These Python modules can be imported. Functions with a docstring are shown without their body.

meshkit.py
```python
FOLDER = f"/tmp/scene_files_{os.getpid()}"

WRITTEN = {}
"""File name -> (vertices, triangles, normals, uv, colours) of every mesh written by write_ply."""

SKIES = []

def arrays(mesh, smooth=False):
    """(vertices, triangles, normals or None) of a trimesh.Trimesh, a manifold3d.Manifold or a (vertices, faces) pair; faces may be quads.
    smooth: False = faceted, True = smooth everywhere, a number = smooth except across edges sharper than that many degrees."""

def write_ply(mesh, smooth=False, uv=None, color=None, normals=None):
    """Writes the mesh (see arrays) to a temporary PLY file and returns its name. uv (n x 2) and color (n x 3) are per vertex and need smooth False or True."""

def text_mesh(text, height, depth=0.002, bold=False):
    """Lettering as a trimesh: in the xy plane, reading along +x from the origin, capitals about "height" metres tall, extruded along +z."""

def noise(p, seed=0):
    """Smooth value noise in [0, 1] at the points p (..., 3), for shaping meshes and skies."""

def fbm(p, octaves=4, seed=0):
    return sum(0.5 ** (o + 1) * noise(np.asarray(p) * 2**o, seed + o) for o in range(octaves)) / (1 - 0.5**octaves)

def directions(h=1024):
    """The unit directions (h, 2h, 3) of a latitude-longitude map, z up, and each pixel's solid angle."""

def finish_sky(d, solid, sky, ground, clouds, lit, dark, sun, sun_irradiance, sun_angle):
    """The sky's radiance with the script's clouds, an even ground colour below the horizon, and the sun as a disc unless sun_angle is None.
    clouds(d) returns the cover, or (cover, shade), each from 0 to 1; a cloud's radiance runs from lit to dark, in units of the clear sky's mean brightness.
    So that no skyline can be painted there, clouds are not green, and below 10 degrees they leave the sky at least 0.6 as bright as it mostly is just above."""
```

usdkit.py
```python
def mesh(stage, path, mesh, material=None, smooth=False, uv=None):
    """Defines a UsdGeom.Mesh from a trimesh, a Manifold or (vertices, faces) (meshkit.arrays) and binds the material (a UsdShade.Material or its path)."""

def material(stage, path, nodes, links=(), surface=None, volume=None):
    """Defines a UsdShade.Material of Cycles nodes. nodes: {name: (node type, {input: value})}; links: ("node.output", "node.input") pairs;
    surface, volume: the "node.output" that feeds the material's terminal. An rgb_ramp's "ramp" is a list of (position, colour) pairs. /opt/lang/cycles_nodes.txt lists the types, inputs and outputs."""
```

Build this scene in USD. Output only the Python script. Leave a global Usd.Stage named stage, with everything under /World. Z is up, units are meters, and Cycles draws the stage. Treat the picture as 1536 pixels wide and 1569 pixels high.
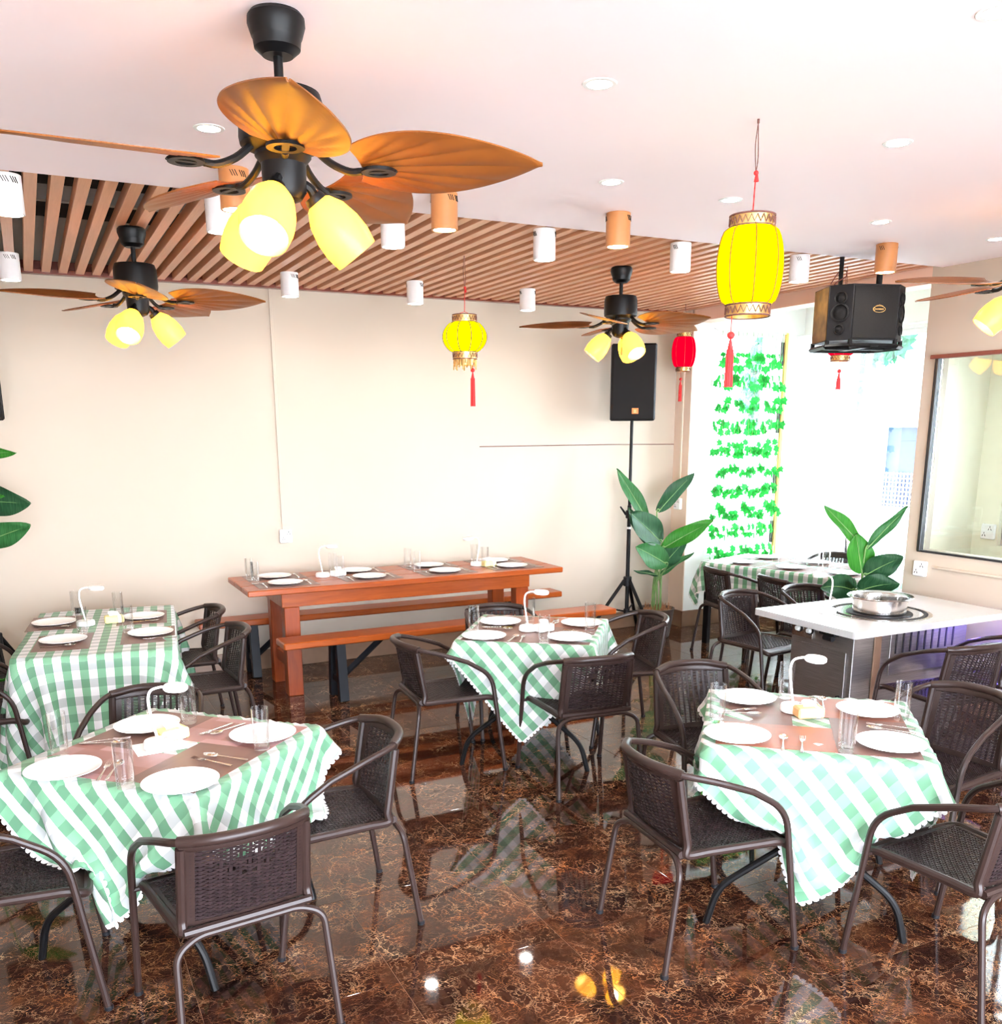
import math, random
import numpy as np, trimesh
import usdkit, meshkit
from pxr import Usd, UsdGeom, UsdLux, UsdShade, Gf, Sdf, Vt
from trimesh.transformations import rotation_matrix as ROT

PI = math.pi
rnd = random.Random(7)
stage = Usd.Stage.CreateInMemory()
UsdGeom.SetStageUpAxis(stage, 'Z')
UsdGeom.SetStageMetersPerUnit(stage, 1.0)
UsdGeom.Xform.Define(stage, '/World')
UsdGeom.Scope.Define(stage, '/World/Looks')

# ------------------------------------------------------------------ camera, sky, exposure
F_PX, CX, CY, W_PX, H_PX = 1426.835, 768.0, 998.61, 1536.0, 1569.0
PITCH, YAW, ROLL, EYE = 0.2348, 0.46058, -0.003995, 1.95
EXPOSURE = 0.85
SKY = (4.8, 5.2, 5.9)
LAMP = 1.0


def cam_axes():
    f = np.array([math.sin(YAW) * math.cos(PITCH), math.cos(YAW) * math.cos(PITCH), -math.sin(PITCH)])
    r = np.array([math.cos(YAW), -math.sin(YAW), 0.0])
    u = np.cross(r, f)
    c, s = math.cos(ROLL), math.sin(ROLL)
    return c * r + s * u, c * u - s * r, f


cr_, cu_, cf_ = cam_axes()
cam = UsdGeom.Camera.Define(stage, '/World/camera')
mm = np.eye(4)
mm[0, :3], mm[1, :3], mm[2, :3], mm[3, :3] = cr_, cu_, -cf_, (0, 0, EYE)
cam.AddTransformOp().Set(Gf.Matrix4d(mm.tolist()))
AP = 36.0
cam.CreateHorizontalApertureAttr(AP)
cam.CreateVerticalApertureAttr(AP * H_PX / W_PX)
cam.CreateFocalLengthAttr(AP * F_PX / W_PX)
cam.CreateHorizontalApertureOffsetAttr((W_PX / 2 - CX) * AP / W_PX)
cam.CreateVerticalApertureOffsetAttr((CY - H_PX / 2) * AP / W_PX)
cam.CreateClippingRangeAttr(Gf.Vec2f(0.05, 200))
cam.CreateExposureAttr(EXPOSURE)
sky = UsdLux.DomeLight.Define(stage, '/World/sky')
sky.CreateColorAttr(Gf.Vec3f(*SKY))
sky.CreateIntensityAttr(1.0)

# ------------------------------------------------------------------ materials
MATS = {}


def mat(name, nodes, links=(), surface='p.BSDF', volume=None):
    m = usdkit.material(stage, '/World/Looks/' + name, nodes, links, surface=surface, volume=volume)
    MATS[name] = m
    return m


def plain(name, col, rough=0.5, metal=0.0, spec=0.5, var=0.06, scale=12.0, bump=0.0, **kw):
    """principled with a slight noise variation of tone and, if asked, fine relief"""
    c = np.array(col, float)
    nodes = {'t': ('texture_coordinate', {}), 'n': ('noise_texture', {'scale': scale, 'detail': 3.0}),
             'r': ('rgb_ramp', {'ramp': [(0.3, tuple(c * (1 - var))), (0.7, tuple(np.minimum(c * (1 + var), 1.0)))]}),
             'p': ('principled_bsdf', dict(roughness=rough, metallic=metal, specular_ior_level=spec, **kw))}
    links = [('t.object', 'n.vector'), ('n.fac', 'r.fac'), ('r.color', 'p.base_color')]
    if bump:
        nodes['b'] = ('bump', {'strength': bump, 'distance': 0.002})
        nodes['n2'] = ('noise_texture', {'scale': scale * 14, 'detail': 2.0})
        links += [('t.object', 'n2.vector'), ('n2.fac', 'b.height'), ('b.normal', 'p.normal')]
    return mat(name, nodes, links)


def emit(name, col, strength):
    return mat(name, {'p': ('emission', {'color': tuple(col), 'strength': float(strength)})}, (), surface='p.emission')


plain('wall_paint', (0.56, 0.472, 0.378), 0.7, var=0.012, scale=1.5, bump=0.05)
plain('alcove_paint', (0.88, 0.88, 0.86), 0.7, var=0.01, scale=1.5)
plain('ceiling_paint', (0.95, 0.825, 0.835), 0.75, var=0.01, scale=1.0)
plain('stub_paint', (0.78, 0.62, 0.49), 0.7, var=0.012)
plain('header_paint', (0.82, 0.56, 0.44), 0.6, var=0.02, scale=2.0)
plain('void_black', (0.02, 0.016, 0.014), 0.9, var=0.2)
plain('baseboard_brown', (0.22, 0.125, 0.075), 0.35, var=0.06)
plain('cable_cream', (0.80, 0.70, 0.56), 0.5, var=0.02)
plain('black_metal', (0.004, 0.004, 0.0045), 0.42, spec=0.25, var=0.1)
plain('black_plastic', (0.008, 0.008, 0.010), 0.5, spec=0.3, var=0.15, bump=0.2)
plain('grille_black', (0.009, 0.008, 0.008), 0.65, spec=0.25, var=0.4, scale=220, bump=0.6)
plain('white_plastic', (0.85, 0.85, 0.84), 0.35, var=0.01)
plain('socket_dark', (0.1, 0.1, 0.11), 0.5)
plain('cylinder_white', (0.80, 0.78, 0.78), 0.45, var=0.02)
plain('cylinder_wood', (0.50, 0.20, 0.065), 0.4, var=0.15, scale=8)
plain('plate_white', (0.95, 0.95, 0.95), 0.12, var=0.01, coat_weight=0.4)
plain('steel', (0.72, 0.70, 0.68), 0.18, metal=1.0, var=0.05)
plain('gold', (0.75, 0.50, 0.20), 0.35, metal=0.9, var=0.15, scale=60)
plain('lantern_rib', (0.34, 0.15, 0.015), 0.6, spec=0.1)
plain('bronze_panel', (0.16, 0.085, 0.022), 0.3, metal=0.5, var=0.5, scale=14)
plain('red_silk', (0.65, 0.02, 0.02), 0.55, var=0.15, scale=60)
plain('dark_cord', (0.16, 0.06, 0.05), 0.7)
plain('paper_white', (0.88, 0.87, 0.84), 0.8, var=0.02)
plain('paper_yellow', (0.86, 0.76, 0.34), 0.7, var=0.05)
plain('paper_orange', (0.85, 0.5, 0.22), 0.7, var=0.05)
plain('frame_black', (0.02, 0.02, 0.022), 0.4)
plain('frame_red', (0.22, 0.06, 0.04), 0.4)
plain('frame_grey', (0.45, 0.44, 0.42), 0.4)
plain('frame_white', (0.86, 0.86, 0.86), 0.4, var=0.01)
plain('room_yellow', (0.80, 0.78, 0.62), 0.7, var=0.02)
plain('pot_dark', (0.09, 0.06, 0.045), 0.5)
plain('soil_fibre', (0.34, 0.15, 0.07), 0.9, var=0.35, scale=80)
plain('stem_green', (0.16, 0.30, 0.09), 0.5, var=0.2)
plain('orange_badge', (0.95, 0.22, 0.03), 0.5)
plain('ground_outside', (0.5, 0.5, 0.47), 0.9, var=0.15, scale=2)
plain('house_blue', (0.035, 0.055, 0.12), 0.7, var=0.2, scale=3)
plain('house_white', (0.75, 0.78, 0.80), 0.8, var=0.05, scale=3)
plain('bark', (0.18, 0.12, 0.08), 0.9, var=0.3)
plain('bench_black', (0.006, 0.007, 0.010), 0.5, spec=0.25, var=0.15)
plain('yellow_edge', (0.85, 0.60, 0.15), 0.6, var=0.05)

# stainless steel with brushed streaks
mat('brushed_steel', {'t': ('texture_coordinate', {}), 'm': ('mapping', {'scale': (2.0, 2.0, 160.0)}), 'n': ('noise_texture', {'scale': 3.0, 'detail': 4.0}),
    'r': ('rgb_ramp', {'ramp': [(0.3, (0.26, 0.24, 0.235)), (0.7, (0.42, 0.39, 0.38))]}), 'p': ('principled_bsdf', {'metallic': 0.85, 'roughness': 0.3})},
    [('t.object', 'm.vector'), ('m.vector', 'n.vector'), ('n.fac', 'r.fac'), ('r.color', 'p.base_color')])
mat('steel_top', {'t': ('texture_coordinate', {}), 'm': ('mapping', {'scale': (3.0, 120.0, 3.0)}), 'n': ('noise_texture', {'scale': 3.0, 'detail': 4.0}),
    'r': ('rgb_ramp', {'ramp': [(0.3, (0.72, 0.72, 0.73)), (0.7, (0.82, 0.82, 0.83))]}), 'p': ('principled_bsdf', {'metallic': 0.5, 'roughness': 0.28})},
    [('t.object', 'm.vector'), ('m.vector', 'n.vector'), ('n.fac', 'r.fac'), ('r.color', 'p.base_color')])


def wood(name, dark, light, axis_scale, rough=0.3, scale=3.0, coat=0.3):
    return mat(name, {'t': ('texture_coordinate', {}), 'm': ('mapping', {'scale': axis_scale}), 'oi': ('object_info', {}),
        'sc': ('vector_math', {'math_type': 'scale', 'vector1': (7.0, 3.0, 5.0)}), 'ad': ('vector_math', {'math_type': 'add'}),
        'n': ('noise_texture', {'scale': scale, 'detail': 5.0, 'distortion': 0.6}), 'n2': ('noise_texture', {'scale': scale * 5, 'detail': 3.0}),
        'mx': ('mix', {'fac': 0.35}), 'r': ('rgb_ramp', {'ramp': [(0.3, dark), (0.52, tuple(0.5 * (np.array(dark) + np.array(light)))), (0.72, light)]}),
        'p': ('principled_bsdf', {'roughness': rough, 'coat_weight': coat, 'coat_roughness': 0.15, 'specular_ior_level': 0.35})},
        [('t.object', 'm.vector'), ('oi.random', 'sc.scale'), ('m.vector', 'ad.vector1'), ('sc.vector', 'ad.vector2'), ('ad.vector', 'n.vector'), ('ad.vector', 'n2.vector'),
         ('n.color', 'mx.color1'), ('n2.color', 'mx.color2'), ('mx.color', 'r.fac'), ('r.color', 'p.base_color')])


wood('slat_wood', (0.60, 0.28, 0.15), (0.76, 0.40, 0.235), (14.0, 0.6, 14.0), rough=0.4, coat=0.15)
wood('trim_wood', (0.16, 0.035, 0.02), (0.26, 0.06, 0.035), (0.6, 10.0, 10.0))
wood('table_wood', (0.22, 0.034, 0.004), (0.46, 0.10, 0.012), (0.7, 9.0, 9.0), rough=0.32, coat=0.1)
wood('leg_wood', (0.18, 0.027, 0.004), (0.36, 0.066, 0.009), (9.0, 9.0, 0.8), rough=0.35, coat=0.1)

# rattan of the chairs
mat('rattan', {'oi': ('object_info', {}), 't': ('texture_coordinate', {}), 'n': ('noise_texture', {'scale': 40.0, 'detail': 2.0}),
    'r': ('rgb_ramp', {'ramp': [(0.3, (0.013, 0.007, 0.008)), (0.7, (0.026, 0.014, 0.0145))]}), 'p': ('principled_bsdf', {'roughness': 0.45, 'specular_ior_level': 0.3})},
    [('t.object', 'n.vector'), ('n.fac', 'r.fac'), ('r.color', 'p.base_color')])
plain('chair_frame', (0.027, 0.0145, 0.012), 0.36, spec=0.33, var=0.08, scale=20)

# fan blade leaf: radial ribs come as geometry
plain('fan_blade', (0.24, 0.072, 0.011), 0.45, var=0.18, scale=7)

# gingham cloth by its uv (metres); outside of it plain white hem
PERIOD = 0.088


def gingham(name, side_u, side_v):
    b = 0.0
    nodes = {'uv': ('uvmap', {'attribute': 'st'}), 's': ('separate_xyz', {}), 'p': ('principled_bsdf', {'roughness': 0.42, 'sheen_weight': 0.1, 'specular_ior_level': 0.4}),
             'white': ('color', {'value': (0.82, 0.82, 0.82)}),
             'm1': ('mix', {'mix_type': 'multiply', 'color2': (0.26, 0.57, 0.34)}), 'm2': ('mix', {'mix_type': 'multiply', 'color2': (0.66, 0.70, 0.69)}),
             'tl': ('translucent_bsdf', {}), 'ms': ('mix_closure', {'fac': 0.18})}
    links = [('uv.UV', 's.vector'), ('white.color', 'm1.color1'), ('m1.color', 'm2.color1'), ('m2.color', 'p.base_color'), ('m2.color', 'tl.color'),
             ('p.BSDF', 'ms.closure1'), ('tl.BSDF', 'ms.closure2')]
    for ax, out, side in (('x', 'm1', side_u), ('y', 'm2', side_v)):
        nodes['d' + ax] = ('math', {'math_type': 'divide', 'value2': PERIOD})
        nodes['f' + ax] = ('math', {'math_type': 'fraction'})
        nodes['l' + ax] = ('math', {'math_type': 'less_than', 'value2': 0.5})
        links += [('s.' + ax, f'd{ax}.value1'), (f'd{ax}.value', f'f{ax}.value1'), (f'f{ax}.value', f'l{ax}.value1')]
        # inside the cloth proper
        nodes['g' + ax] = ('math', {'math_type': 'greater_than', 'value2': b})
        nodes['h' + ax] = ('math', {'math_type': 'less_than', 'value2': side - b})
        links += [('s.' + ax, f'g{ax}.value1'), ('s.' + ax, f'h{ax}.value1')]
    nodes['i1'] = ('math', {'math_type': 'multiply'}); nodes['i2'] = ('math', {'math_type': 'multiply'}); nodes['i3'] = ('math', {'math_type': 'multiply'})
    links += [('gx.value', 'i1.value1'), ('hx.value', 'i1.value2'), ('gy.value', 'i2.value1'), ('hy.value', 'i2.value2'), ('i1.value', 'i3.value1'), ('i2.value', 'i3.value2')]
    for ax, out in (('x', 'm1'), ('y', 'm2')):
        nodes['k' + ax] = ('math', {'math_type': 'multiply'})
        links += [(f'l{ax}.value', f'k{ax}.value1'), ('i3.value', f'k{ax}.value2'), (f'k{ax}.value', f'{out}.fac')]
    return mat(name, nodes, links, surface='ms.closure')


def placemat(name, a, b, c, seed):
    """woven mat with a patchwork of rectangles, set by the mat's own coordinates"""
    nodes = {'t': ('texture_coordinate', {}), 'm': ('mapping', {'location': (seed * 0.37, seed * 0.21, 0.0)}),
             'bk': ('brick_texture', {'scale': 1.0, 'brick_width': 0.17, 'row_height': 0.105, 'mortar_size': 0.0, 'bias': -0.15, 'color1': a, 'color2': b, 'offset': 0.37, 'squash': 1.0}),
             'bk2': ('brick_texture', {'scale': 1.0, 'brick_width': 0.31, 'row_height': 0.19, 'mortar_size': 0.0, 'bias': -0.5, 'color1': (1, 1, 1), 'color2': c, 'offset': 0.6, 'squash': 1.0}),
             'mu': ('mix', {'mix_type': 'multiply', 'fac': 1.0}),
             'w': ('wave_texture', {'scale': 130.0, 'bands_direction': 'x'}), 'w2': ('wave_texture', {'scale': 130.0, 'bands_direction': 'y'}), 'mw': ('mix', {'fac': 0.5}),
             'b': ('bump', {'strength': 0.25, 'distance': 0.001}), 'p': ('principled_bsdf', {'roughness': 0.32, 'specular_ior_level': 0.5})}
    links = [('t.object', 'm.vector'), ('m.vector', 'bk.vector'), ('m.vector', 'bk2.vector'), ('bk.color', 'mu.color1'), ('bk2.color', 'mu.color2'), ('mu.color', 'p.base_color'),
             ('t.object', 'w.vector'), ('t.object', 'w2.vector'), ('w.color', 'mw.color1'), ('w2.color', 'mw.color2'), ('mw.color', 'b.height'), ('b.normal', 'p.normal')]
    return mat(name, nodes, links)


placemat('mat_brown', (0.155, 0.075, 0.055), (0.22, 0.115, 0.09), (0.75, 0.72, 0.75), 1)
placemat('mat_rust', (0.36, 0.11, 0.05), (0.24, 0.09, 0.055), (0.8, 0.9, 1.0), 2)
placemat('mat_pink', (0.29, 0.125, 0.105), (0.46, 0.27, 0.27), (0.62, 0.55, 0.5), 3)

# marble: dark brown ground, reddish clouds, golden veins at three sizes
mat('marble', {'g': ('geometry', {}), 'oi': ('object_info', {}), 'sc': ('vector_math', {'math_type': 'scale', 'vector1': (13.0, 7.0, 4.0)}), 'ad': ('vector_math', {'math_type': 'add'}),
    'dn': ('noise_texture', {'scale': 2.6, 'detail': 6.0, 'roughness': 0.62}), 'ds': ('vector_math', {'math_type': 'scale', 'scale': 0.55}), 'wp': ('vector_math', {'math_type': 'add'}),
    'v1': ('voronoi_texture', {'feature': 'distance_to_edge', 'scale': 4.2}), 'v2': ('voronoi_texture', {'feature': 'distance_to_edge', 'scale': 9.5}), 'v3': ('voronoi_texture', {'feature': 'distance_to_edge', 'scale': 21.0}),
    'r1': ('rgb_ramp', {'ramp': [(0.0, (0.8, 0.8, 0.8)), (0.005, (0.5, 0.5, 0.5)), (0.014, (0, 0, 0))]}),
    'r2': ('rgb_ramp', {'ramp': [(0.0, (0.65, 0.65, 0.65)), (0.008, (0.35, 0.35, 0.35)), (0.024, (0, 0, 0))]}),
    'r3': ('rgb_ramp', {'ramp': [(0.0, (0.42, 0.42, 0.42)), (0.02, (0.2, 0.2, 0.2)), (0.055, (0, 0, 0))]}),
    'mk': ('noise_texture', {'scale': 5.0, 'detail': 3.0}), 'mr': ('rgb_ramp', {'ramp': [(0.38, (0.12, 0.12, 0.12)), (0.66, (1, 1, 1))]}),
    'a1': ('mix', {'mix_type': 'lighten', 'fac': 1.0}), 'a2': ('mix', {'mix_type': 'lighten', 'fac': 1.0}), 'vm': ('mix', {'mix_type': 'multiply', 'fac': 1.0}),
    'cn': ('noise_texture', {'scale': 4.5, 'detail': 7.0, 'roughness': 0.68, 'distortion': 0.8}),
    'cr': ('rgb_ramp', {'ramp': [(0.28, (0.009, 0.005, 0.005)), (0.45, (0.028, 0.010, 0.007)), (0.58, (0.062, 0.020, 0.010)), (0.75, (0.13, 0.048, 0.020))]}),
    'vc': ('noise_texture', {'scale': 9.0, 'detail': 2.0}), 'vr': ('rgb_ramp', {'ramp': [(0.35, (0.50, 0.20, 0.065)), (0.68, (0.78, 0.52, 0.28))]}),
    'mx': ('mix', {}), 'p': ('principled_bsdf', {'roughness': 0.035, 'specular_ior_level': 0.52, 'ior': 1.55})},
    [('oi.random', 'sc.scale'), ('g.position', 'ad.vector1'), ('sc.vector', 'ad.vector2'), ('ad.vector', 'dn.vector'), ('dn.color', 'ds.vector1'), ('ad.vector', 'wp.vector1'), ('ds.vector', 'wp.vector2'),
     ('wp.vector', 'v1.vector'), ('wp.vector', 'v2.vector'), ('wp.vector', 'v3.vector'), ('v1.distance', 'r1.fac'), ('v2.distance', 'r2.fac'), ('v3.distance', 'r3.fac'),
     ('r1.color', 'a1.color1'), ('r2.color', 'a1.color2'), ('a1.color', 'a2.color1'), ('r3.color', 'a2.color2'), ('ad.vector', 'mk.vector'), ('mk.fac', 'mr.fac'),
     ('a2.color', 'vm.color1'), ('mr.color', 'vm.color2'), ('ad.vector', 'cn.vector'), ('cn.fac', 'cr.fac'), ('ad.vector', 'vc.vector'), ('vc.fac', 'vr.fac'),
     ('vm.color', 'mx.fac'), ('cr.color', 'mx.color1'), ('vr.color', 'mx.color2'), ('mx.color', 'p.base_color')])
plain('grout', (0.30, 0.16, 0.08), 0.4)


def leafmat(name, dark, light, trans=0.25, scale=5.0):
    return mat(name, {'oi': ('object_info', {}), 't': ('texture_coordinate', {}), 'm': ('mapping', {'scale': (30.0, 2.0, 2.0)}), 'n': ('noise_texture', {'scale': scale, 'detail': 3.0}),
        'r': ('rgb_ramp', {'ramp': [(0.3, dark), (0.7, light)]}), 'd': ('principled_bsdf', {'roughness': 0.42, 'specular_ior_level': 0.25}), 'tr': ('translucent_bsdf', {}), 'mx': ('mix_closure', {'fac': trans})},
        [('t.object', 'm.vector'), ('m.vector', 'n.vector'), ('n.fac', 'r.fac'), ('r.color', 'd.base_color'), ('r.color', 'tr.color'), ('d.BSDF', 'mx.closure1'), ('tr.BSDF', 'mx.closure2')], surface='mx.closure')


leafmat('leaf_deep', (0.012, 0.055, 0.022), (0.03, 0.10, 0.04), 0.12)
leafmat('leaf_bright', (0.03, 0.20, 0.02), (0.07, 0.32, 0.04), 0.35)
leafmat('leaf_mid', (0.025, 0.12, 0.03), (0.05, 0.20, 0.06), 0.25)
leafmat('ivy_leaf', (0.003, 0.12, 0.015), (0.03, 0.46, 0.06), 0.5, scale=20)
leafmat('tree_leaf', (0.02, 0.09, 0.06), (0.06, 0.20, 0.12), 0.25, scale=3)

# glass
mat('drinking_glass', {'lw': ('layer_weight', {'blend': 0.35}), 'f': ('math', {'math_type': 'multiply', 'value2': 0.55}), 'tr': ('transparent_bsdf', {'color': (0.98, 0.985, 0.985)}), 'gl': ('glossy_bsdf', {'color': (1, 1, 1), 'roughness': 0.02}), 'm': ('mix_closure', {})},
    [('lw.facing', 'f.value1'), ('f.value', 'm.fac'), ('tr.BSDF', 'm.closure1'), ('gl.BSDF', 'm.closure2')], surface='m.closure')
mat('pane_glass', {'f': ('fresnel', {'IOR': 1.45}), 'tr': ('transparent_bsdf', {'color': (0.97, 0.99, 0.98)}), 'gl': ('glossy_bsdf', {'color': (1, 1, 1), 'roughness': 0.0}), 'm': ('mix_closure', {})},
    [('f.fac', 'm.fac'), ('tr.BSDF', 'm.closure1'), ('gl.BSDF', 'm.closure2')], surface='m.closure')
# sheer curtain: lets much daylight through
mat('sheer', {'tl': ('translucent_bsdf', {'color': (0.9, 0.92, 0.92)}), 'd': ('diffuse_bsdf', {'color': (0.9, 0.92, 0.92)}), 'tp': ('transparent_bsdf', {}), 'a': ('mix_closure', {'fac': 0.7}), 'm': ('mix_closure', {'fac': 0.12})},
    [('d.BSDF', 'a.closure1'), ('tl.BSDF', 'a.closure2'), ('a.closure', 'm.closure1'), ('tp.BSDF', 'm.closure2')], surface='m.closure')
# lamps
emit('downlight_glow', (1.0, 0.98, 0.97), 90.0 * LAMP)
emit('cylinder_glow', (1.0, 0.95, 0.88), 95.0 * LAMP)
emit('bulb_glow', (1.0, 0.80, 0.45), 150.0 * LAMP)
emit('lantern_yellow_glow', (1.0, 0.84, 0.0), 1.1)
emit('lantern_red_glow', (1.0, 0.0, 0.025), 0.62)
emit('blue_led', (0.20, 0.14, 1.0), 130.0)
mat('shade_glass', {'tl': ('translucent_bsdf', {'color': (1.0, 0.74, 0.20)}), 'd': ('principled_bsdf', {'base_color': (0.9, 0.68, 0.22), 'roughness': 0.25}), 'm': ('mix_closure', {'fac': 0.6}), 'e': ('emission', {'color': (1.0, 0.55, 0.05), 'strength': 0.9 * LAMP}), 'ad': ('add_closure', {})},
    [('d.BSDF', 'm.closure1'), ('tl.BSDF', 'm.closure2'), ('m.closure', 'ad.closure1'), ('e.emission', 'ad.closure2')], surface='ad.closure')

# ------------------------------------------------------------------ prims
USED = {}


def numbered(parent, name):
    k = (parent, name)
    n = USED.get(k, 0)
    USED[k] = n + 1
    return f'{parent}/{name}' if n == 0 else f'{parent}/{name}_{n:03d}'


def ppath(parent):
    return '/World' if parent is None else (str(parent.GetPath()) if hasattr(parent, 'GetPath') else str(parent))


def setd(prim, label=None, cat=None, group=None, kind=None):
    for k, v in (('label', label), ('category', cat), ('group', group), ('kind', kind)):
        if v:
            prim.SetCustomDataByKey(k, v)
    return prim


def obj(name, mesh, m, parent=None, smooth=32, uv=None, **d):
    path = numbered(ppath(parent), name)
    g = usdkit.mesh(stage, path, mesh, MATS[m], smooth=smooth, uv=uv)
    return setd(g.GetPrim(), **d)


def thing(name, label, cat, loc=(0, 0, 0), rot=0.0, group=None, kind=None):
    x = UsdGeom.Xform.Define(stage, numbered('/World', name))
    x.AddTranslateOp().Set(Gf.Vec3d(*map(float, loc)))
    x.AddRotateZOp().Set(float(rot))
    return setd(x.GetPrim(), label, cat, group, kind)


def move(prim, loc, rot):
    x = UsdGeom.Xformable(prim)
    x.ClearXformOpOrder()
    x.AddTranslateOp().Set(Gf.Vec3d(*map(float, loc)))
    x.AddRotateZOp().Set(float(rot))


def dup(src, loc, rot, label, group=None, cat=None):
    base = src.GetName().rsplit('_', 1)[0] if src.GetName()[-3:].isdigit() else src.GetName()
    r = thing(base, label, cat or src.GetCustomDataByKey('category'), loc, rot, group or src.GetCustomDataByKey('group'))
    r.GetReferences().AddInternalReference(src.GetPath())
    r.SetInstanceable(True)
    return r


class Stamp:
    """first use builds the thing with `make`, later uses reference it"""
    def __init__(self, make):
        self.make, self.src = make, None

    def __call__(self, loc, rot, label, group=None):
        if self.src is None:
            self.src = self.make(label)
            move(self.src, loc, rot)
            setd(self.src, label, None, group)
            return self.src
        return dup(self.src, loc, rot, label, group)


# ------------------------------------------------------------------ geometry
def cat(*ms):
    ms = [m for m in ms if m is not None]
    return trimesh.util.concatenate(ms) if len(ms) > 1 else ms[0]


def box(sx, sy, sz, c=(0, 0, 0), b=0.0):
    if b <= 0:
        m = trimesh.creation.box((sx, sy, sz))
    else:
        h = np.array([sx, sy, sz]) / 2
        p = []
        for s in np.ndindex(2, 2, 2):
            s = np.array(s) * 2 - 1
            for k in range(3):
                q = h - b
                q[k] = h[k]
                p.append(s * q)
        m = trimesh.convex.convex_hull(np.array(p))
    m.apply_translation(c)
    return m


def span(a, b, bev=0.0):
    a, b = np.array(a, float), np.array(b, float)
    return box(*(abs(b - a)), c=(a + b) / 2, b=bev)


def fillet(pts, r, n=5):
    pts = [np.array(p, float) for p in pts]
    out = [pts[0]]
    for i in range(1, len(pts) - 1):
        a, p, b = pts[i - 1], pts[i], pts[i + 1]
        rr = r[i - 1] if isinstance(r, (list, tuple)) else r
        rr = min(rr, 0.48 * np.linalg.norm(a - p), 0.48 * np.linalg.norm(b - p))
        p0, p1 = p + (a - p) / np.linalg.norm(a - p) * rr, p + (b - p) / np.linalg.norm(b - p) * rr
        for t in np.linspace(0, 1, n):
            out.append((1 - t) ** 2 * p0 + 2 * t * (1 - t) * p + t * t * p1)
    out.append(pts[-1])
    return np.array(out)


def spline(pts, n=6):
    p = np.array(pts, float)
    q = np.vstack([2 * p[0] - p[1], p, 2 * p[-1] - p[-2]])
    out = []
    for i in range(1, len(q) - 2):
        for t in np.linspace(0, 1, n, endpoint=False):
            a, b, c, d = q[i - 1:i + 3]
            out.append(0.5 * ((2 * b) + (c - a) * t + (2 * a - 5 * b + 4 * c - d) * t * t + (3 * b - a - 3 * c + d) * t ** 3))
    out.append(p[-1])
    return np.array(out)


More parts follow.
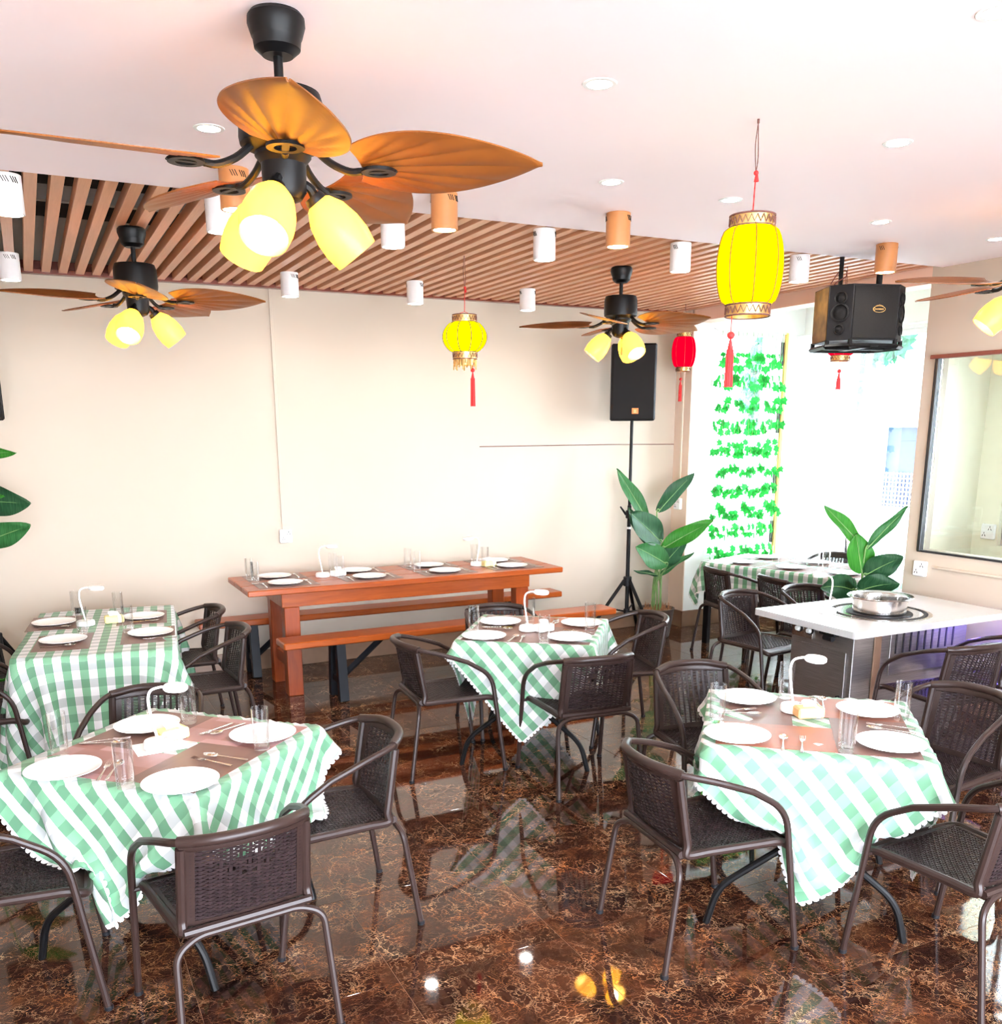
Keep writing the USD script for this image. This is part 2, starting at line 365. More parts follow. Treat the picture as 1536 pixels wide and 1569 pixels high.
def tube(path, r, sides=8, flat=None, up=None, closed=False):
    """swept tube; r number or per point; flat = factor of the second radius, measured along `up`"""
    p = np.array(path, float)
    n = len(p)
    r = np.full(n, r) if np.ndim(r) == 0 else np.array(r)
    t = np.gradient(p, axis=0)
    if closed:
        t = np.roll(p, -1, 0) - np.roll(p, 1, 0)
    t /= np.linalg.norm(t, axis=1, keepdims=True) + 1e-12
    a = np.array(up, float) if up is not None else (np.array([0, 0, 1.0]) if abs(t[0][2]) < 0.9 else np.array([1.0, 0, 0]))
    V = []
    ang = np.linspace(0, 2 * PI, sides, endpoint=False)
    for i in range(n):
        a = a - t[i] * (a @ t[i])
        a = a / (np.linalg.norm(a) + 1e-12)
        b = np.cross(t[i], a)
        k = 1.0 if flat is None else flat
        V.append(p[i] + r[i] * (k * np.outer(np.cos(ang), a) + np.outer(np.sin(ang), b)))
        if up is not None:
            a = np.array(up, float)
    V = np.vstack(V)
    Fc = []
    for i in range(n if closed else n - 1):
        j = (i + 1) % n
        for k in range(sides):
            k2 = (k + 1) % sides
            Fc += [[i * sides + k, i * sides + k2, j * sides + k2], [i * sides + k, j * sides + k2, j * sides + k]]
    if not closed:
        c0, c1 = len(V), len(V) + 1
        V = np.vstack([V, p[0], p[-1]])
        for k in range(sides):
            k2 = (k + 1) % sides
            Fc += [[c0, k2, k], [c1, (n - 1) * sides + k, (n - 1) * sides + k2]]
    return trimesh.Trimesh(V, np.array(Fc), process=False)


def lathe(prof, n=24, c=(0, 0, 0)):
    """profile of (radius, z) from bottom to top, closed on the axis where radius is 0"""
    p = np.array(prof, float)
    a = np.linspace(0, 2 * PI, n, endpoint=False)
    V = np.stack([np.outer(p[:, 0], np.cos(a)), np.outer(p[:, 0], np.sin(a)), np.outer(p[:, 1], np.ones(n))], -1).reshape(-1, 3)
    Fc = []
    for i in range(len(p) - 1):
        for k in range(n):
            k2 = (k + 1) % n
            A, B, C, D = i * n + k, i * n + k2, (i + 1) * n + k2, (i + 1) * n + k
            if p[i, 0] > 1e-9:
                Fc.append([A, B, C])
            if p[i + 1, 0] > 1e-9:
                Fc.append([A, C, D])
    m = trimesh.Trimesh(V, np.array(Fc), process=False)
    m.merge_vertices()
    m.apply_translation(c)
    return m


def cyl(r, h, c=(0, 0, 0), n=20, b=0.0):
    """upright cylinder standing on c"""
    pr = [(0, 0), (r - b, 0), (r, b), (r, h - b), (r - b, h), (0, h)] if b else [(0, 0), (r, 0), (r, h), (0, h)]
    return lathe(pr, n, c)


def turn(m, ang, axis=(0, 0, 1), point=(0, 0, 0)):
    m = m.copy()
    m.apply_transform(ROT(ang, axis, point))
    return m


def shift(m, v):
    m = m.copy()
    m.apply_translation(v)
    return m


def surf(fn, us, vs, flip=False):
    """grid mesh of fn(u, v)"""
    V = np.array([fn(u, v) for u in us for v in vs])
    nu, nv = len(us), len(vs)
    Fc = []
    for i in range(nu - 1):
        for j in range(nv - 1):
            a, b, c, d = i * nv + j, (i + 1) * nv + j, (i + 1) * nv + j + 1, i * nv + j + 1
            Fc += [[a, b, c], [a, c, d]] if not flip else [[a, c, b], [a, d, c]]
    return trimesh.Trimesh(V, np.array(Fc), process=False)


def thicken(m, t):
    """a sheet as a closed shell of thickness t"""
    vn = m.vertex_normals
    top, bot = m.vertices + vn * t / 2, m.vertices - vn * t / 2
    n = len(top)
    e = np.sort(m.edges, axis=1)
    key = e[:, 0] * n + e[:, 1]
    _, inv, cnt = np.unique(key, return_inverse=True, return_counts=True)
    be = m.edges[cnt[inv] == 1]
    side = [[a, b, a + n] for a, b in be] + [[b, b + n, a + n] for a, b in be]
    side = [[s[0], s[2], s[1]] for s in side]
    return trimesh.Trimesh(np.vstack([top, bot]), np.vstack([m.faces, m.faces[:, ::-1] + n, np.array(side)]), process=False)


def strand(fn, us, amp_fn, half_w, half_t, vdir):
    """flat strand along us: fn(u) -> (point, normal); offset amp along the normal; width along vdir"""
    P = []
    for u in us:
        p, n, w = fn(u)
        p = p + n * amp_fn(u)
        P.append([p + w * half_w + n * half_t, p - w * half_w + n * half_t, p - w * half_w - n * half_t, p + w * half_w - n * half_t])
    V = np.array(P).reshape(-1, 3)
    Fc = []
    for i in range(len(us) - 1):
        for k in range(4):
            k2 = (k + 1) % 4
            a, b, c, d = i * 4 + k, i * 4 + k2, (i + 1) * 4 + k2, (i + 1) * 4 + k
            Fc += [[a, c, b], [a, d, c]]
    return V, np.array(Fc)


def join(parts):
    V, Fc, o = [], [], 0
    for v, f in parts:
        V.append(v); Fc.append(f + o); o += len(v)
    return trimesh.Trimesh(np.vstack(V), np.vstack(Fc), process=False)

# ================================================================== THE SETTING
YB, XR, ZC = 7.67, 5.72, 3.01      # back wall, right wall plane, white ceiling
YE, YN = 4.73, 7.43                # edge of the white ceiling, back wall of the window bay
XO = 7.10                          # outer glazed wall of the bay


def struct(name, mesh, m, label, parent=None, **d):
    if parent is None:
        return obj(name, mesh, m, None, label=label, kind='structure', **d)
    return obj(name, mesh, m, parent, **d)


def group_struct(name, label):
    x = UsdGeom.Xform.Define(stage, numbered('/World', name)).GetPrim()
    return setd(x, label, None, None, 'structure')


# floor of polished marble tiles
fl = group_struct('floor', 'polished dark brown marble tile floor with golden veins')
obj('grout_bed', span((-2.6, -2, -0.12), (7.3, 7.86, -0.0015)), 'grout', fl)
T, GAP = 0.676, 0.0016
for ix in range(-6, 10):
    for iy in range(-8, 8):
        x0, x1 = 1.003 + ix * T, 1.003 + (ix + 1) * T
        y0, y1 = 2.86 + iy * T, 2.86 + (iy + 1) * T
        x0, x1, y0, y1 = max(x0, -2.6), min(x1, 7.3), max(y0, -2.0), min(y1, 7.86)
        if x1 - x0 > 0.05 and y1 - y0 > 0.05:
            obj('tile', box(x1 - x0 - GAP, y1 - y0 - GAP, 0.014, ((x0 + x1) / 2, (y0 + y1) / 2, -0.007), b=0.0007), 'marble', fl, smooth=False)

# ceiling: white panel towards the camera, slatted strip along the back wall
ce = group_struct('ceiling', 'white plaster ceiling with a strip of brown wooden slats along the back wall')
obj('plaster_panel', span((-2.6, -2.0, ZC), (XR, YE, 3.45)), 'ceiling_paint', ce, label='smooth white plaster panel')
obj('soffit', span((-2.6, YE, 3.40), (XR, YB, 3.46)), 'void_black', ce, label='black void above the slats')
obj('soffit_beam', cat(span((-2.6, 6.15, 3.2), (XR, 6.21, 3.28)), span((-2.6, 5.25, 3.2), (XR, 5.31, 3.28))), 'frame_grey', ce)
SX0, SP, SW = 0.137, 0.1085, 0.056
for k in range(-7, 52):
    x = SX0 + k * SP
    if x + SW / 2 < XR - 0.01:
        obj('slat', span((x - SW / 2, YE + 0.004, 3.022), (x + SW / 2, 7.60, 3.085), 0.002), 'slat_wood', ce)
obj('end_moulding', cat(span((-2.6, 7.595, 3.012), (XR - 0.002, YB, 3.045), 0.003), span((-2.6, 7.625, 3.045), (XR - 0.002, YB, 3.10), 0.003)), 'trim_wood', ce, label='dark red wooden moulding under the slat ends')

# walls
struct('wall_back', span((-2.6, YB, 0), (XR, YB + 0.2, 3.46)), 'wall_paint', 'cream painted back wall')
wf = group_struct('wall_front', 'cream wall behind the camera with a wide open shop front')
obj('wall_panel', cat(span((-2.8, -2.2, 0), (-1.6, -2.0, 3.46)), span((4.4, -2.2, 0), (XR + 0.2, -2.0, 3.46)), span((-1.6, -2.2, 2.7), (4.4, -2.0, 3.46))), 'wall_paint', wf)
struct('wall_left', span((-2.8, -2, 0), (-2.6, YB + 0.2, 3.46)), 'wall_paint', 'cream painted left wall outside the picture')
wr = group_struct('wall_right', 'cream painted right wall with an interior window, and the beam over the bay opening')
G0, G1, GZ0, GZ1 = 2.9, 4.70, 1.085, 2.425
obj('wall_panel', cat(span((XR, -2, 0), (XR + 0.12, 4.807, GZ0)), span((XR, -2, GZ1), (XR + 0.12, 4.807, 3.46)), span((XR, G1, GZ0), (XR + 0.12, 4.807, GZ1)), span((XR, -2, GZ0), (XR + 0.12, G0, GZ1))), 'wall_paint', wr)
obj('beam', span((XR, 4.807, 2.917), (XR + 0.2, YN + 0.02, 3.46)), 'header_paint', wr, label='peach painted beam over the bay opening')
obj('wall_stub', span((XR, YN, 0), (XR + 0.01, YB, 3.46)), 'stub_paint', wr)

wa = group_struct('wall_bay', 'white walls of the glazed bay behind the opening')
WX0, WX1, WZ0, WZ1 = 5.97, 6.96, 0.66, 2.87
obj('wall_panel', cat(span((XR + 0.01, YN, 0), (WX0, YB + 0.2, 3.46)), span((WX1, YN, 0), (XO + 0.1, YB + 0.2, 3.46)), span((WX0, YN, 0), (WX1, YB + 0.2, WZ0)), span((WX0, YN, WZ1), (WX1, YB + 0.2, 3.46))), 'alcove_paint', wa)
obj('sill_wall', cat(span((XO, 4.70, 0), (XO + 0.12, YN, 0.45)), span((XO, 4.70, 2.80), (XO + 0.12, YN, 3.46)), span((XO, 4.70, 0.45), (XO + 0.12, 4.86, 2.80))), 'alcove_paint', wa)
obj('bay_soffit', span((XR + 0.2, 4.7, 3.2), (XO + 0.1, YN, 3.28)), 'alcove_paint', wa)
obj('partition', span((XR + 0.12, 4.707, 0), (XO, 4.800, 3.2)), 'room_yellow', wa, label='pale yellow partition seen through the interior window')

# skirting
def skirting(name, runs, label):
    struct(name, cat(*[span(a, b, 0.004) for a, b in runs]), 'baseboard_brown', label)


SK = 0.165
skirting('baseboard_back', [((-2.6, YB - 0.012, 0), (XR - 0.012, YB, SK))], 'brown tile skirting along the back wall')
skirting('baseboard_right', [((XR - 0.012, YN - 0.012, 0), (XR, YB, SK)), ((XR - 0.012, -2, 0), (XR, 4.807, SK))], 'brown tile skirting along the right wall')
skirting('baseboard_bay', [((XR - 0.012, YN - 0.012, 0), (XO, YN, SK))], 'brown tile skirting under the ivy window in the bay')

# windows
def window(n, label, a, b, axis, muls=(), mid=(), fm='frame_white', fw=0.045, depth=0.05):
    """frame and pane filling the rectangle a-b, in a plane of constant `axis`"""
    w = group_struct(f'window_{n}', label)
    a, b = np.array(a, float), np.array(b, float)
    o = 1 - axis
    def bar(u0, u1, z0, z1, dep=depth):
        p, q = np.zeros(3), np.zeros(3)
        p[axis], q[axis] = a[axis] - dep / 2, a[axis] + dep / 2
        p[o], q[o], p[2], q[2] = u0, u1, z0, z1
        return span(p, q, 0.003)
    u0, u1, z0, z1 = a[o], b[o], a[2], b[2]
    obj('frame', cat(bar(u0, u1, z0, z0 + fw), bar(u0, u1, z1 - fw, z1), bar(u0, u0 + fw, z0 + fw, z1 - fw), bar(u1 - fw, u1, z0 + fw, z1 - fw)), fm, w)
    for m_ in muls:
        obj('mullion', bar(m_ - fw * 0.4, m_ + fw * 0.4, z0 + fw, z1 - fw, depth * 0.9), fm, w)
    for m_ in mid:
        obj('transom', bar(u0 + fw, u1 - fw, m_ - fw * 0.35, m_ + fw * 0.35, depth * 0.8), fm, w)
    p, q = np.zeros(3), np.zeros(3)
    p[axis], q[axis] = a[axis] - 0.003, a[axis] + 0.003
    p[o], q[o], p[2], q[2] = u0 + fw * .5, u1 - fw * .5, z0 + fw * .5, z1 - fw * .5
    obj('pane', span(p, q), 'pane_glass', w)
    return w


window(1, 'white framed window of the bay behind the hanging ivy', (WX0, YN + 0.10, WZ0), (WX1, YN + 0.10, WZ1), 1, muls=(6.80,))
window(2, 'white framed tall window in the outer side of the bay', (XO + 0.06, 4.86, 0.45), (XO + 0.06, YN, 2.80), 0, muls=(6.64, 5.95), mid=())
w3 = group_struct('window_3', 'interior window with black side frame and dark red head in the right wall')
obj('side_frame', cat(span((XR - 0.022, G1 - 0.03, GZ0 - 0.005), (XR + 0.02, G1, GZ1 - 0.012), 0.004), span((XR - 0.015, G0, GZ0 - 0.012), (XR + 0.02, G1, GZ0 + 0.002), 0.002)), 'frame_black', w3, label='black frame')
obj('head_frame', span((XR - 0.03, G0, GZ1 - 0.014), (XR + 0.03, G1 + 0.035, GZ1 + 0.012), 0.003), 'frame_red', w3, label='dark red head')
obj('pane', span((XR + 0.03, G0, GZ0), (XR + 0.036, G1 - 0.02, GZ1)), 'pane_glass', w3)
struct('trim_1', span((XR - 0.022, -2, 0.968), (XR, 4.555, 0.986), 0.004), 'wall_paint', 'cream cable duct along the right wall under the interior window')
struct('trim_2', cat(span((1.800, YB - 0.012, 1.157), (1.824, YB, 3.03), 0.003)), 'wall_paint', 'cream cable duct down the back wall to a socket')
struct('trim_3', span((XR - 0.014, YN + 0.10, 1.28), (XR, YN + 0.125, 2.92), 0.003), 'cable_cream', 'cream cable duct on the corner stub beside the ivy window')
# next room, seen through the interior window
struct('wall_next_room', cat(span((XR + 0.12, 1.0, 3.2), (6.42, 4.707, 3.28)), span((XR + 0.12, 0.9, 0), (6.42, 1.0, 3.28)), span((6.30, 1.0, 0), (6.42, 3.72, 3.2)), span((6.30, 4.50, 0), (6.42, 4.707, 3.2)), span((6.30, 3.72, 0), (6.42, 4.50, 1.10)), span((6.30, 3.72, 2.5), (6.42, 4.50, 3.2))), 'room_yellow', 'pale wall of the next room beyond the interior window')
window(4, 'grey framed window of the next room, seen through the interior window', (6.36, 3.72, 1.10), (6.36, 4.50, 2.5), 0, muls=(4.11,), mid=(1.42,), fm='frame_grey')

# curtain
us = np.linspace(0, 1, 241)
def sheer_pt(u, v):
    y = 6.60 + u * 0.80
    return np.array([XO - 0.10 + 0.022 * math.sin(u * 2 * PI * 13) + 0.006 * math.sin(u * 2 * PI * 31 + 1.3), y, 0.10 + v * 2.72])
cur = thing('sheer_curtain', 'white pleated sheer curtain in the far corner of the bay', 'curtain', (0, 0, 0))
obj('curtain_fabric', surf(sheer_pt, us, np.linspace(0, 1, 5)), 'sheer', cur, smooth=True)
obj('curtain_rail', tube([(XO - 0.10, 5.0, 2.83), (XO - 0.10, YN - 0.01, 2.83)], 0.012), 'frame_white', cur)

# ------------------------------------------------------------------ outside
struct('ground_outside', cat(span((-30, -40, -0.4), (30, -2.25, -0.2)), span((-30, 7.9, -0.7), (60, 60, -0.5)), span((7.35, -2.2, -0.7), (60, 7.9, -0.5))), 'ground_outside', 'pale ground outside the bay windows')
hb = thing('house', 'white house with a blue grilled window across the yard, seen through the bay window', 'house', (12.4, 10.6, -0.5), 0)
obj('wall', cat(span((0, -6, 0), (0.3, -0.43, 5.5)), span((0, 0.48, 0), (0.3, 4.0, 5.5)), span((0, -0.43, 2.45), (0.3, 0.48, 5.5)), span((0, -0.43, 0), (0.3, 0.48, 1.2))), 'house_white', hb)
obj('window_panel', span((0.12, -0.43, 1.2), (0.18, 0.48, 2.45)), 'house_blue', hb, label='dark blue window')
obj('window_grille', cat(*[span((0.03, y - 0.008, 1.2), (0.05, y + 0.008, 1.75)) for y in np.arange(-0.40, 0.48, 0.07)], *[span((0.02, -0.43, z - 0.008), (0.045, 0.48, z + 0.008)) for z in np.arange(1.24, 1.78, 0.07)]), 'house_white', hb)
obj('awning', box(0.9, 1.5, 0.04, (-0.4, 0.1, 2.75), b=0.01), 'house_white', hb)


def leaf_cloud(n, fn, size, seed):
    r = np.random.default_rng(seed)
    V, Fc = [], []
    for i in range(n):
        c = fn(r)
        a = r.normal(size=3); a /= np.linalg.norm(a)
        b = np.cross(a, r.normal(size=3)); b /= np.linalg.norm(b)
        s = size * r.uniform(0.6, 1.4)
        V += [c - a * s, c + b * s * 0.45, c + a * s, c - b * s * 0.45]
        k = 4 * i
        Fc += [[k, k + 1, k + 2], [k, k + 2, k + 3]]
    return trimesh.Trimesh(np.array(V), np.array(Fc), process=False)


def tree(loc, label, h, rad, seed):
    t = thing('tree', label, 'tree', loc, 0, None)
    obj('trunk', tube(spline([(0, 0, 0), (0.05, 0.03, h * 0.4), (-0.04, 0.02, h * 0.8)]), [0.09] * 6 + [0.08] * 6 + [0.05], 8), 'bark', t)
    def fn(r):
        d = r.normal(size=3); d /= np.linalg.norm(d)
        return np.array([0, 0, h]) + d * rad * r.uniform(0.5, 1.0) ** 0.5 * np.array([1, 1, 1.25])
    obj('foliage', leaf_cloud(2600, fn, 0.11, seed), 'tree_leaf', t, smooth=False, kind='stuff')


tree((9.75, 10.2, -0.5), 'leafy tree outside, right beside the ivy window', 3.0, 0.8, 3)
tree((11.2, 10.5, -0.5), 'leafy tree outside in front of the white house', 4.4, 0.9, 4)

# ================================================================== CHAIRS
def chair_back(u, v):
    """u across (-1..1), v up (0..1): point of the back shell"""
    x = 0.205 * u * (1 - 0.03 * v)
    y = -0.190 - 0.088 * v + (0.018 + 0.042 * v) * u * u
    z = 0.462 + 0.298 * v - 0.006 * v * u * u
    return np.array([x, y, z])


def chair_seat(u, v):
    """u across, v from the back (0) to the front (1)"""
    w = 0.205 + 0.028 * v
    z = 0.450 - 0.012 * math.sin(PI * min(1, v * 1.05)) * (1 - u * u) - (0.020 * max(0, (v - 0.86) / 0.14) ** 2)
    return np.array([w * u, -0.205 + 0.455 * v, z])


def frame_of(fn, u, v):
    e = 1e-3
    du, dv = (fn(u + e, v) - fn(u - e, v)) / (2 * e), (fn(u, v + e) - fn(u, v - e)) / (2 * e)
    du, dv = du / np.linalg.norm(du), dv / np.linalg.norm(dv)
    n = np.cross(du, dv)
    return du, dv, n / np.linalg.norm(n)


def woven(fn, nu, nv, u0, u1, v0, v1, wu, wv, amp, seg, holes=()):
    """over-and-under weave: nu strands running along v, nv strands running along u"""
    parts = []
    ul, vl = np.linspace(u0, u1, nu), np.linspace(v0, v1, nv)
    for i, u in enumerate(ul):
        def f(v, u=u):
            du, dv, n = frame_of(fn, u, v)
            return fn(u, v), n, du
        parts.append(strand(f, np.linspace(v0, v1, max(10, seg // 2)), lambda v: 0.0, wu, 0.0012, None))
    for j, v in enumerate(vl):
        def g(u, v=v):
            du, dv, n = frame_of(fn, u, v)
            return fn(u, v), n, dv
        ph = PI * j
        uu = np.linspace(u0, u1, seg)
        fr = (uu - u0) / (u1 - u0) * (nu - 1)
        runs, cur_ = [], []
        for k, q in enumerate(uu):
            if any(a <= q <= b and c <= v <= d for a, b, c, d in holes):
                if len(cur_) > 1: runs.append(cur_)
                cur_ = []
            else:
                cur_.append(q)
        if len(cur_) > 1: runs.append(cur_)
        for rr in runs:
            parts.append(strand(g, rr, lambda q, ph=ph: amp * math.cos((q - u0) / (u1 - u0) * (nu - 1) * PI + ph), wv, 0.0013, None))
    return join(parts)


HOLES = [(a - 0.045, a + 0.045, b - 0.018, b + 0.018) for a, b in ((-0.42, .70), (-0.14, .78), (0.14, .78), (0.42, .70), (-0.28, .62), (0.0, .66), (0.28, .62), (0.0, .90), (-0.30, .86), (0.30, .86), (-0.10, .55), (0.10, .55))]
WEAVE_BACK = woven(chair_back, 13, 40, -0.87, 0.87, 0.02, 0.93, 0.0052, 0.0024, 0.0026, 73, HOLES)
WEAVE_SEAT = woven(chair_seat, 31, 33, -0.92, 0.92, 0.03, 0.96, 0.0037, 0.0036, 0.0022, 61)


def make_chair(label):
    t = thing('rattan_armchair', label, 'chair')
    # continuous bent tube: front legs, arms, top of the back
    half = [(0.268, 0.285, 0.0), (0.262, 0.205, 0.585), (0.252, 0.06, 0.672), (0.238, -0.08, 0.722), (0.200, -0.208, 0.756), (0.105, -0.268, 0.768), (0, -0.284, 0.771)]
    arm = spline([half[1], half[2], half[3], half[4], half[5], half[6]], 6)
    start = fillet([half[0], half[1], half[2]], 0.085, 7)
    rest = spline(half[2:], 6)
    right = np.vstack([start[:-1], rest])
    path = np.vstack([right, (right[::-1] * [-1, 1, 1])[1:]])
    obj('arm_frame', tube(path, 0.0128, 10), 'chair_frame', t)
    rl = [(0.256, -0.285, 0.0), (0.238, -0.225, 0.405), (0.165, -0.206, 0.436), (0.0, -0.206, 0.436)]
    r_ = fillet(rl, [0.075, 0.03], 7)
    obj('rear_leg_frame', tube(np.vstack([r_, (r_[::-1] * [-1, 1, 1])[1:]]), 0.0122, 10), 'chair_frame', t)
    obj('cross_bar', cat(tube([(-0.262, 0.222, 0.432), (0.262, 0.222, 0.432)], 0.009, 8), tube([(0.2, 0.222, 0.43), (0.185, -0.2, 0.432)], 0.008, 8), tube([(-0.2, 0.222, 0.43), (-0.185, -0.2, 0.432)], 0.008, 8)), 'chair_frame', t)
    for x, y in ((0.2675, 0.2845), (-0.2675, 0.2845), (0.2555, -0.2845), (-0.2555, -0.2845)):
        obj('foot_cap', cyl(0.0155, 0.018, (x, y, 0), 12, 0.003), 'black_plastic', t)
    # shell: rims
    vs = np.linspace(0, 1, 15)
    bk = [chair_back(0.985, v) for v in (0.95, 0.75, 0.5, 0.25, 0.08)]
    st = [chair_seat(1.0, v) + [-0.002, 0, -0.004] for v in (0.06, 0.25, 0.5, 0.75, 0.88)]
    fc = [chair_seat(0.97, 0.965) + [0, 0, -0.005], chair_seat(0.88, 1.0) + [0, 0.006, -0.006], chair_seat(0.6, 1.0) + [0, 0.010, -0.006], chair_seat(0.0, 1.0) + [0, 0.012, -0.006]]
    hp = spline(np.array(bk + st + fc), 5)
    rear = [chair_seat(u, 0.0) + [0, 0.004, 0.002] for u in np.linspace(-1, 1, 9)]
    def strip(fn, u0, u1, v0, v1, nu, nv):
        return thicken(surf(fn, np.linspace(u0, u1, nu), np.linspace(v0, v1, nv)), 0.007)
    strips = [strip(chair_back, a, b, 0.0, 0.96, 3, 9) for a, b in ((0.80, 0.99), (-0.99, -0.80))] + [strip(chair_seat, a, b, 0.0, 0.98, 3, 9) for a, b in ((0.86, 0.99), (-0.99, -0.86))]
    strips += [strip(chair_seat, -0.98, 0.98, 0.91, 1.0, 11, 4), strip(chair_back, -0.9, 0.9, 0.0, 0.05, 9, 2)]
    obj('shell_rim', cat(tube(np.vstack([hp, (hp[::-1] * [-1, 1, 1])[1:]]), 0.0165, 10), tube(rear, 0.014, 8), *strips), 'chair_frame', t)
    obj('woven_seat', WEAVE_SEAT, 'rattan', t, smooth=False)
    obj('woven_back', WEAVE_BACK, 'rattan', t, smooth=False)
    cap = spline([half[4], half[5], half[6], (-0.105, -0.268, 0.768), (-0.200, -0.208, 0.756)], 6)
    obj('top_rail', cat(tube(cap, 0.0185, 12), tube([chair_back(u, 0.95) for u in np.linspace(-1, 1, 13)], 0.016, 8, flat=0.5, up=(0, 1, 0.2))), 'chair_frame', t)
    return t


chair = Stamp(make_chair)
CHAIRS = [
    # centre, heading of the sitter in degrees, label, group
    (0.448, 2.955, 97, 'brown rattan armchair seen from behind, at the front corner of the near left checked table', 'chairs at the near left table'),
    (0.939, 3.459, 180, 'brown rattan armchair on the right of the near left checked table, facing left', 'chairs at the near left table'),
    (-0.224, 3.440, 357, 'brown rattan armchair cut by the left picture edge, left of the near left table', 'chairs at the near left table'),
    (0.330, 4.270, 248, 'brown rattan armchair behind the near left table, facing the camera', 'chairs at the near left table'),
    (2.050, 4.900, 356, 'brown rattan armchair on the left of the middle checked table', 'chairs at the middle table'),
    (2.635, 4.305, 84, 'brown rattan armchair seen from behind, at the front of the middle checked table', 'chairs at the middle table'),
    (3.300, 4.910, 168, 'brown rattan armchair on the right of the middle checked table', 'chairs at the middle table'),
    (2.715, 5.400, 264, 'brown rattan armchair behind the middle checked table, in front of the wooden bench', 'chairs at the middle table'),
    (2.177, 2.673, 355, 'brown rattan armchair on the left of the near right table, its whole side in view', 'chairs at the near right table'),
    (2.861, 2.006, 92, 'brown rattan armchair at the front of the near right table, cut by the picture edge', 'chairs at the near right table'),
    (2.885, 3.480, 261, 'brown rattan armchair behind the near right table, facing the camera', 'chairs at the near right table'),
    (3.555, 2.714, 184, 'brown rattan armchair on the right of the near right table, facing left', 'chairs at the near right table'),
    (4.640, 3.560, 84, 'brown rattan armchair pushed up to the front of the steel hotpot table', 'chairs at the hotpot table'),
    (5.280, 3.600, 78, 'brown rattan armchair at the front right of the hotpot table, lit blue', 'chairs at the hotpot table'),
    (4.610, 5.070, 280, 'brown rattan armchair behind the left end of the steel hotpot table', 'chairs at the hotpot table'),
    (5.165, 5.040, 268, 'brown rattan armchair behind the hotpot table, only its back showing above the top', 'chairs at the hotpot table'),
    (5.420, 6.270, -10, 'brown rattan armchair at the left end of the long checked table in the window bay', 'chairs at the bay table'),
    (5.520, 5.690, -10, 'brown rattan armchair on the near side of the bay table, second from its left end', 'chairs at the bay table'),
    (6.630, 6.430, 198, 'brown rattan armchair on the window side of the bay table, only its top showing', 'chairs at the bay table'),
    (0.790, 6.450, 181, 'brown rattan armchair on the right of the rear left table, the one nearer the wall', 'chairs at the rear left table'),
    (0.810, 5.730, 183, 'brown rattan armchair on the right of the rear left table, the one nearer the camera', 'chairs at the rear left table'),
    (-0.420, 6.300, 0, 'brown rattan armchair cut by the picture edge at the rear left table, nearer the wall', 'chairs at the rear left table'),
    (-0.420, 5.640, 0, 'brown rattan armchair cut by the picture edge at the rear left table, nearer the camera', 'chairs at the rear left table'),
    (4.320, 2.420, 165, 'brown rattan armchair at the right picture edge behind another chair of the near right table', 'chairs at the near right table'),
]
for x, y, h, lab, g in CHAIRS:
    chair((x, y, 0), h - 90, lab, g)

# ================================================================== TABLES AND CLOTHS
ZT = 0.755                      # table top under the cloth


